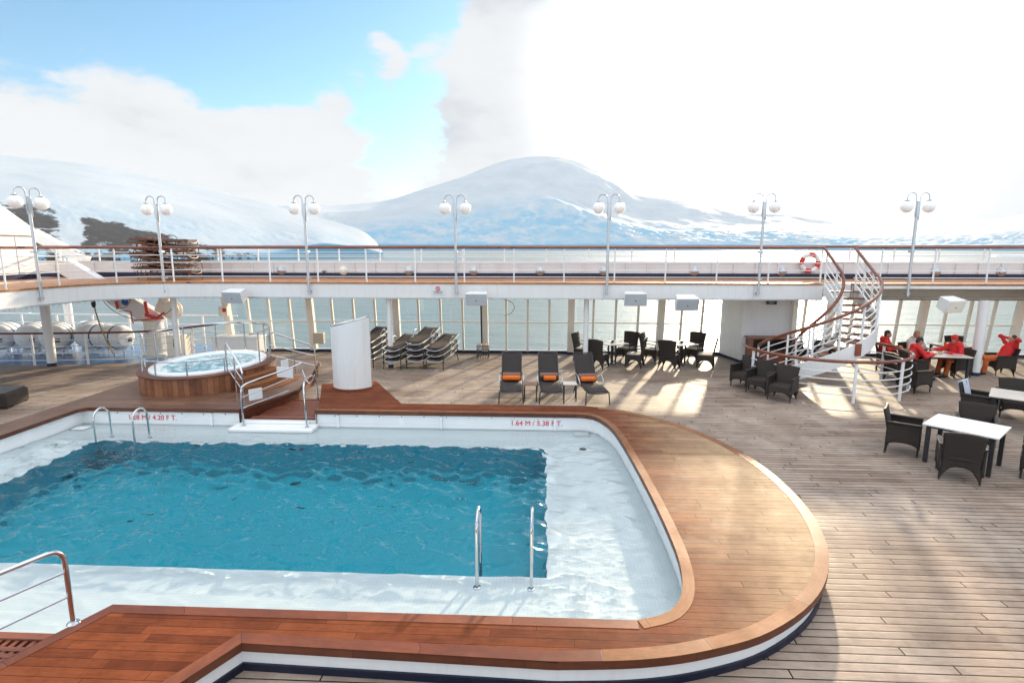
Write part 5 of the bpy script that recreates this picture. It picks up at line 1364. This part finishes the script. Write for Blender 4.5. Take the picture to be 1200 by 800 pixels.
k = NT('haze_air'); k.n.remove(k.b); pv = k.add('ShaderNodeVolumePrincipled'); pv.inputs['Color'].default_value = (.84, .92, 1, 1); pv.inputs['Density'].default_value = 3.4e-5
k.link(pv.outputs[0], k.out.inputs['Volume']); M['haze_air'] = k.m
ztop = max((o.matrix_world @ Vector(c)).z for o in S.objects if o.type == 'MESH' and o.get('kind') == 'structure' for c in o.bound_box) + 40
m = MB(); m.box((0, 6300, (ztop + SEA - 5) / 2), (38400, 18000, ztop - SEA + 5)); tag(m.build('haze', 'haze_air', smooth=False, move=False), kind='stuff')

# ================================================================== SKY, SUN, CAMERA
wd_ = bpy.data.worlds.new('World'); S.world = wd_; wd_.use_nodes = True
nt = wd_.node_tree; N_ = nt.nodes; bg = N_['Background']
def wn(t, **kw):
    n = N_.new(t)
    for k, v in kw.items(): setattr(n, k, v)
    return n
def wl(a, b): nt.links.new(a, b)
def wmath(op, a, b=None, clamp=False):
    n = wn('ShaderNodeMath', operation=op, use_clamp=clamp)
    for i, v in enumerate((a, b)):
        if v is None: continue
        if isinstance(v, (int, float)): n.inputs[i].default_value = v
        else: wl(v, n.inputs[i])
    return n.outputs[0]
sky = wn('ShaderNodeTexSky', sky_type='NISHITA'); sky.sun_disc = False; sky.sun_elevation = SUN_EL; sky.sun_rotation = SUN_AZ
sky.air_density = 1.0; sky.dust_density = .6; sky.ozone_density = 1.6
tc = wn('ShaderNodeTexCoord'); dirv = tc.outputs['Generated']
sp_ = wn('ShaderNodeSeparateXYZ'); wl(dirv, sp_.inputs[0])
# cloud layer coordinates: stretch the low sky so that clouds flatten towards the horizon
cz = wmath('ADD', wmath('MAXIMUM', sp_.outputs[2], 0), .42)
cv = wn('ShaderNodeCombineXYZ'); wl(wmath('DIVIDE', sp_.outputs[0], cz), cv.inputs[0]); wl(wmath('DIVIDE', sp_.outputs[1], cz), cv.inputs[1]); wl(wmath('MULTIPLY', sp_.outputs[2], 2.6), cv.inputs[2])
def wnoise(scale, detail, rough, off=(0, 0, 0), dist=0.):
    mp = wn('ShaderNodeMapping'); mp.inputs['Location'].default_value = off; wl(cv.outputs[0], mp.inputs[0])
    n = wn('ShaderNodeTexNoise'); n.inputs['Scale'].default_value = scale; n.inputs['Detail'].default_value = detail; n.inputs['Roughness'].default_value = rough; n.inputs['Distortion'].default_value = dist
    wl(mp.outputs[0], n.inputs[0]); return n.outputs[0]
def toward(px, py, wid):
    """1 in the direction of that part of the sky, falling to 0 at wid degrees"""
    d = ray(px, py).normalized(); v = wn('ShaderNodeVectorMath', operation='DOT_PRODUCT'); v.inputs[1].default_value = d
    nrm = wn('ShaderNodeVectorMath', operation='NORMALIZE'); wl(dirv, nrm.inputs[0]); wl(nrm.outputs[0], v.inputs[0])
    c = math.cos(R(wid)); n = wn('ShaderNodeMapRange', interpolation_type='SMOOTHSTEP'); n.inputs['From Min'].default_value = c; n.inputs['From Max'].default_value = 1 - (1 - c) * .08
    wl(v.outputs['Value'], n.inputs['Value']); return n.outputs[0]
o1 = (3.1, 1.7, .4)
n_big = wnoise(2.4, 12, .62, o1, .1)
mpb = wn('ShaderNodeMapping'); mpb.inputs['Location'].default_value = o1; wl(cv.outputs[0], mpb.inputs[0])
wob = wn('ShaderNodeTexNoise'); wob.inputs['Scale'].default_value = 5.; wob.inputs['Detail'].default_value = 3; wl(mpb.outputs[0], wob.inputs[0])
ad = wn('ShaderNodeMix', data_type='VECTOR'); ad.inputs[0].default_value = .07; wl(mpb.outputs[0], ad.inputs[4]); wl(wob.outputs['Color'], ad.inputs[5])
vor = wn('ShaderNodeTexVoronoi', feature='F1', normalize=True); vor.inputs['Scale'].default_value = 5.; vor.inputs['Detail'].default_value = 3; vor.inputs['Roughness'].default_value = .58; wl(ad.outputs[1], vor.inputs['Vector'])
raw = wmath('ADD', wmath('MULTIPLY', wmath('SUBTRACT', n_big, .5), 3.0), wmath('MULTIPLY', wmath('SUBTRACT', .26, vor.outputs['Distance']), 1.5)); field = raw
clear = [(390, 30, 17, .62), (300, 120, 8, .40), (225, 20, 12, .50), (20, 105, 6, .5), (30, -50, 10, .5), (712, 32, 5, .95), (320, -180, 24, .5), (560, -140, 12, .3)]
fill = [(110, 120, 13, .60), (610, 90, 16, .45), (330, 205, 12, .50), (660, 60, 14, .35), (900, 120, 34, 1.0), (310, 0, 4, .6), (440, 75, 3.5, .65), (200, 185, 14, .45), (352, 125, 7, .65), (470, 30, 4, .3)]
for px, py, w_, k_ in clear: field = wmath('SUBTRACT', field, wmath('MULTIPLY', toward(px, py, w_), k_))
for px, py, w_, k_ in fill: field = wmath('ADD', field, wmath('MULTIPLY', toward(px, py, w_), k_))
hz = wn('ShaderNodeMapRange'); hz.inputs['From Min'].default_value = .26; hz.inputs['From Max'].default_value = .05; wl(sp_.outputs[2], hz.inputs['Value'])
field = wmath('ADD', field, wmath('MULTIPLY', hz.outputs[0], .35))
up_ = wn('ShaderNodeMapRange'); up_.inputs['From Min'].default_value = .45; up_.inputs['From Max'].default_value = .8; wl(sp_.outputs[2], up_.inputs['Value']); field = wmath('ADD', field, wmath('MULTIPLY', up_.outputs[0], .6))  # extra unseen cloud cover overhead, added for fill light
cov = wn('ShaderNodeMapRange', interpolation_type='SMOOTHSTEP'); cov.inputs['From Min'].default_value = -.16; cov.inputs['From Max'].default_value = .26; wl(field, cov.inputs['Value'])
# shaded undersides: the same noise looked at a little higher up, minus itself
lit_side = wnoise(2.4, 5, .56, (3.15, 1.78, .56), .1)
shade = wmath('ADD', wmath('MULTIPLY', wmath('SUBTRACT', wmath('SUBTRACT', lit_side, n_big), wmath('MULTIPLY', wmath('SUBTRACT', .3, vor.outputs['Distance']), .35)), 1.3), wmath('MULTIPLY', wmath('SUBTRACT', wnoise(1.3, 5, .55, (8.1, 2.2, 5.)), .5), 1.9))
cr_ = wn('ShaderNodeValToRGB'); e = cr_.color_ramp.elements; e[0].position = .30; e[0].color = (1.0, 1.0, 1.0, 1); e[1].position = .52; e[1].color = (.95, .955, .96, 1); e.new(.82).color = (.72, .75, .79, 1)
wl(wmath('ADD', shade, .42), cr_.inputs[0])
CLOUD = 4.15
cm = wn('ShaderNodeMix', data_type='RGBA', blend_type='MULTIPLY'); cm.inputs[0].default_value = 1; wl(cr_.outputs[0], cm.inputs[6]); cm.inputs[7].default_value = (CLOUD * .975, CLOUD, CLOUD * 1.035, 1)
# unseen clouds behind and overhead brightened as added fill; those round the sun glow a little
back_fill = wn('ShaderNodeMapRange', interpolation_type='SMOOTHSTEP'); back_fill.inputs['From Min'].default_value = -.05; back_fill.inputs['From Max'].default_value = -.7; back_fill.inputs['To Min'].default_value = 1.; back_fill.inputs['To Max'].default_value = 2.2; wl(sp_.outputs[1], back_fill.inputs['Value'])
top_fill = wn('ShaderNodeMapRange', interpolation_type='SMOOTHSTEP'); top_fill.inputs['From Min'].default_value = .42; top_fill.inputs['From Max'].default_value = .75; top_fill.inputs['To Min'].default_value = 1.; top_fill.inputs['To Max'].default_value = 2.0; wl(sp_.outputs[2], top_fill.inputs['Value'])
glow = wmath('ADD', wmath('MAXIMUM', back_fill.outputs[0], top_fill.outputs[0]), wmath('MULTIPLY', wmath('POWER', toward(887, 85, 25), 2.4), 2.8))
cmm = wn('ShaderNodeVectorMath', operation='SCALE'); wl(cm.outputs[2], cmm.inputs[0]); wl(glow, cmm.inputs['Scale'])
skyb = wn('ShaderNodeMix', data_type='RGBA', blend_type='MULTIPLY'); skyb.inputs[0].default_value = 1; wl(sky.outputs[0], skyb.inputs[6]); skyb.inputs[7].default_value = (.66, .92, 1.0, 1)
mixs = wn('ShaderNodeMix', data_type='RGBA'); wl(cov.outputs[0], mixs.inputs[0]); wl(skyb.outputs[2], mixs.inputs[6]); wl(cmm.outputs[0], mixs.inputs[7])
wl(mixs.outputs[2], bg.inputs['Color']); bg.inputs['Strength'].default_value = .12
wd_.cycles.sampling_method = 'MANUAL'; wd_.cycles.sample_map_resolution = 512

sun = bpy.data.lights.new('sun', 'SUN'); so = bpy.data.objects.new('sun', sun); COL.objects.link(so)
sun.energy = 5.0; sun.cycles.is_caustics_light = True; sun.angle = R(1.6); sun.color = (1.0, .80, .56)
sd = Vector((math.sin(SUN_AZ) * math.cos(SUN_EL), math.cos(SUN_AZ) * math.cos(SUN_EL), math.sin(SUN_EL)))
so.rotation_euler = (-sd).to_track_quat('-Z', 'Y').to_euler()

cam = bpy.data.cameras.new('camera'); co = bpy.data.objects.new('camera', cam); COL.objects.link(co); S.camera = co
cam.sensor_width = 36; cam.lens = 36 * FPX / 1200; cam.clip_end = 200000; cam.clip_start = .1
co.location = (0, 0, EYE); co.rotation_euler = (PI / 2 - PITCH, 0, YAW)
S.view_settings.view_transform = 'Standard'; S.view_settings.look = 'None'; S.view_settings.exposure = .84; S.view_settings.gamma = 1; S.view_settings.use_curve_mapping = False
S.render.engine = 'CYCLES'
c_ = S.cycles; c_.use_denoising = True; c_.max_bounces = 10; c_.transparent_max_bounces = 16; c_.glossy_bounces = 4; c_.diffuse_bounces = 4; c_.sample_clamp_indirect = 6; c_.use_adaptive_sampling = True; c_.adaptive_threshold = .015
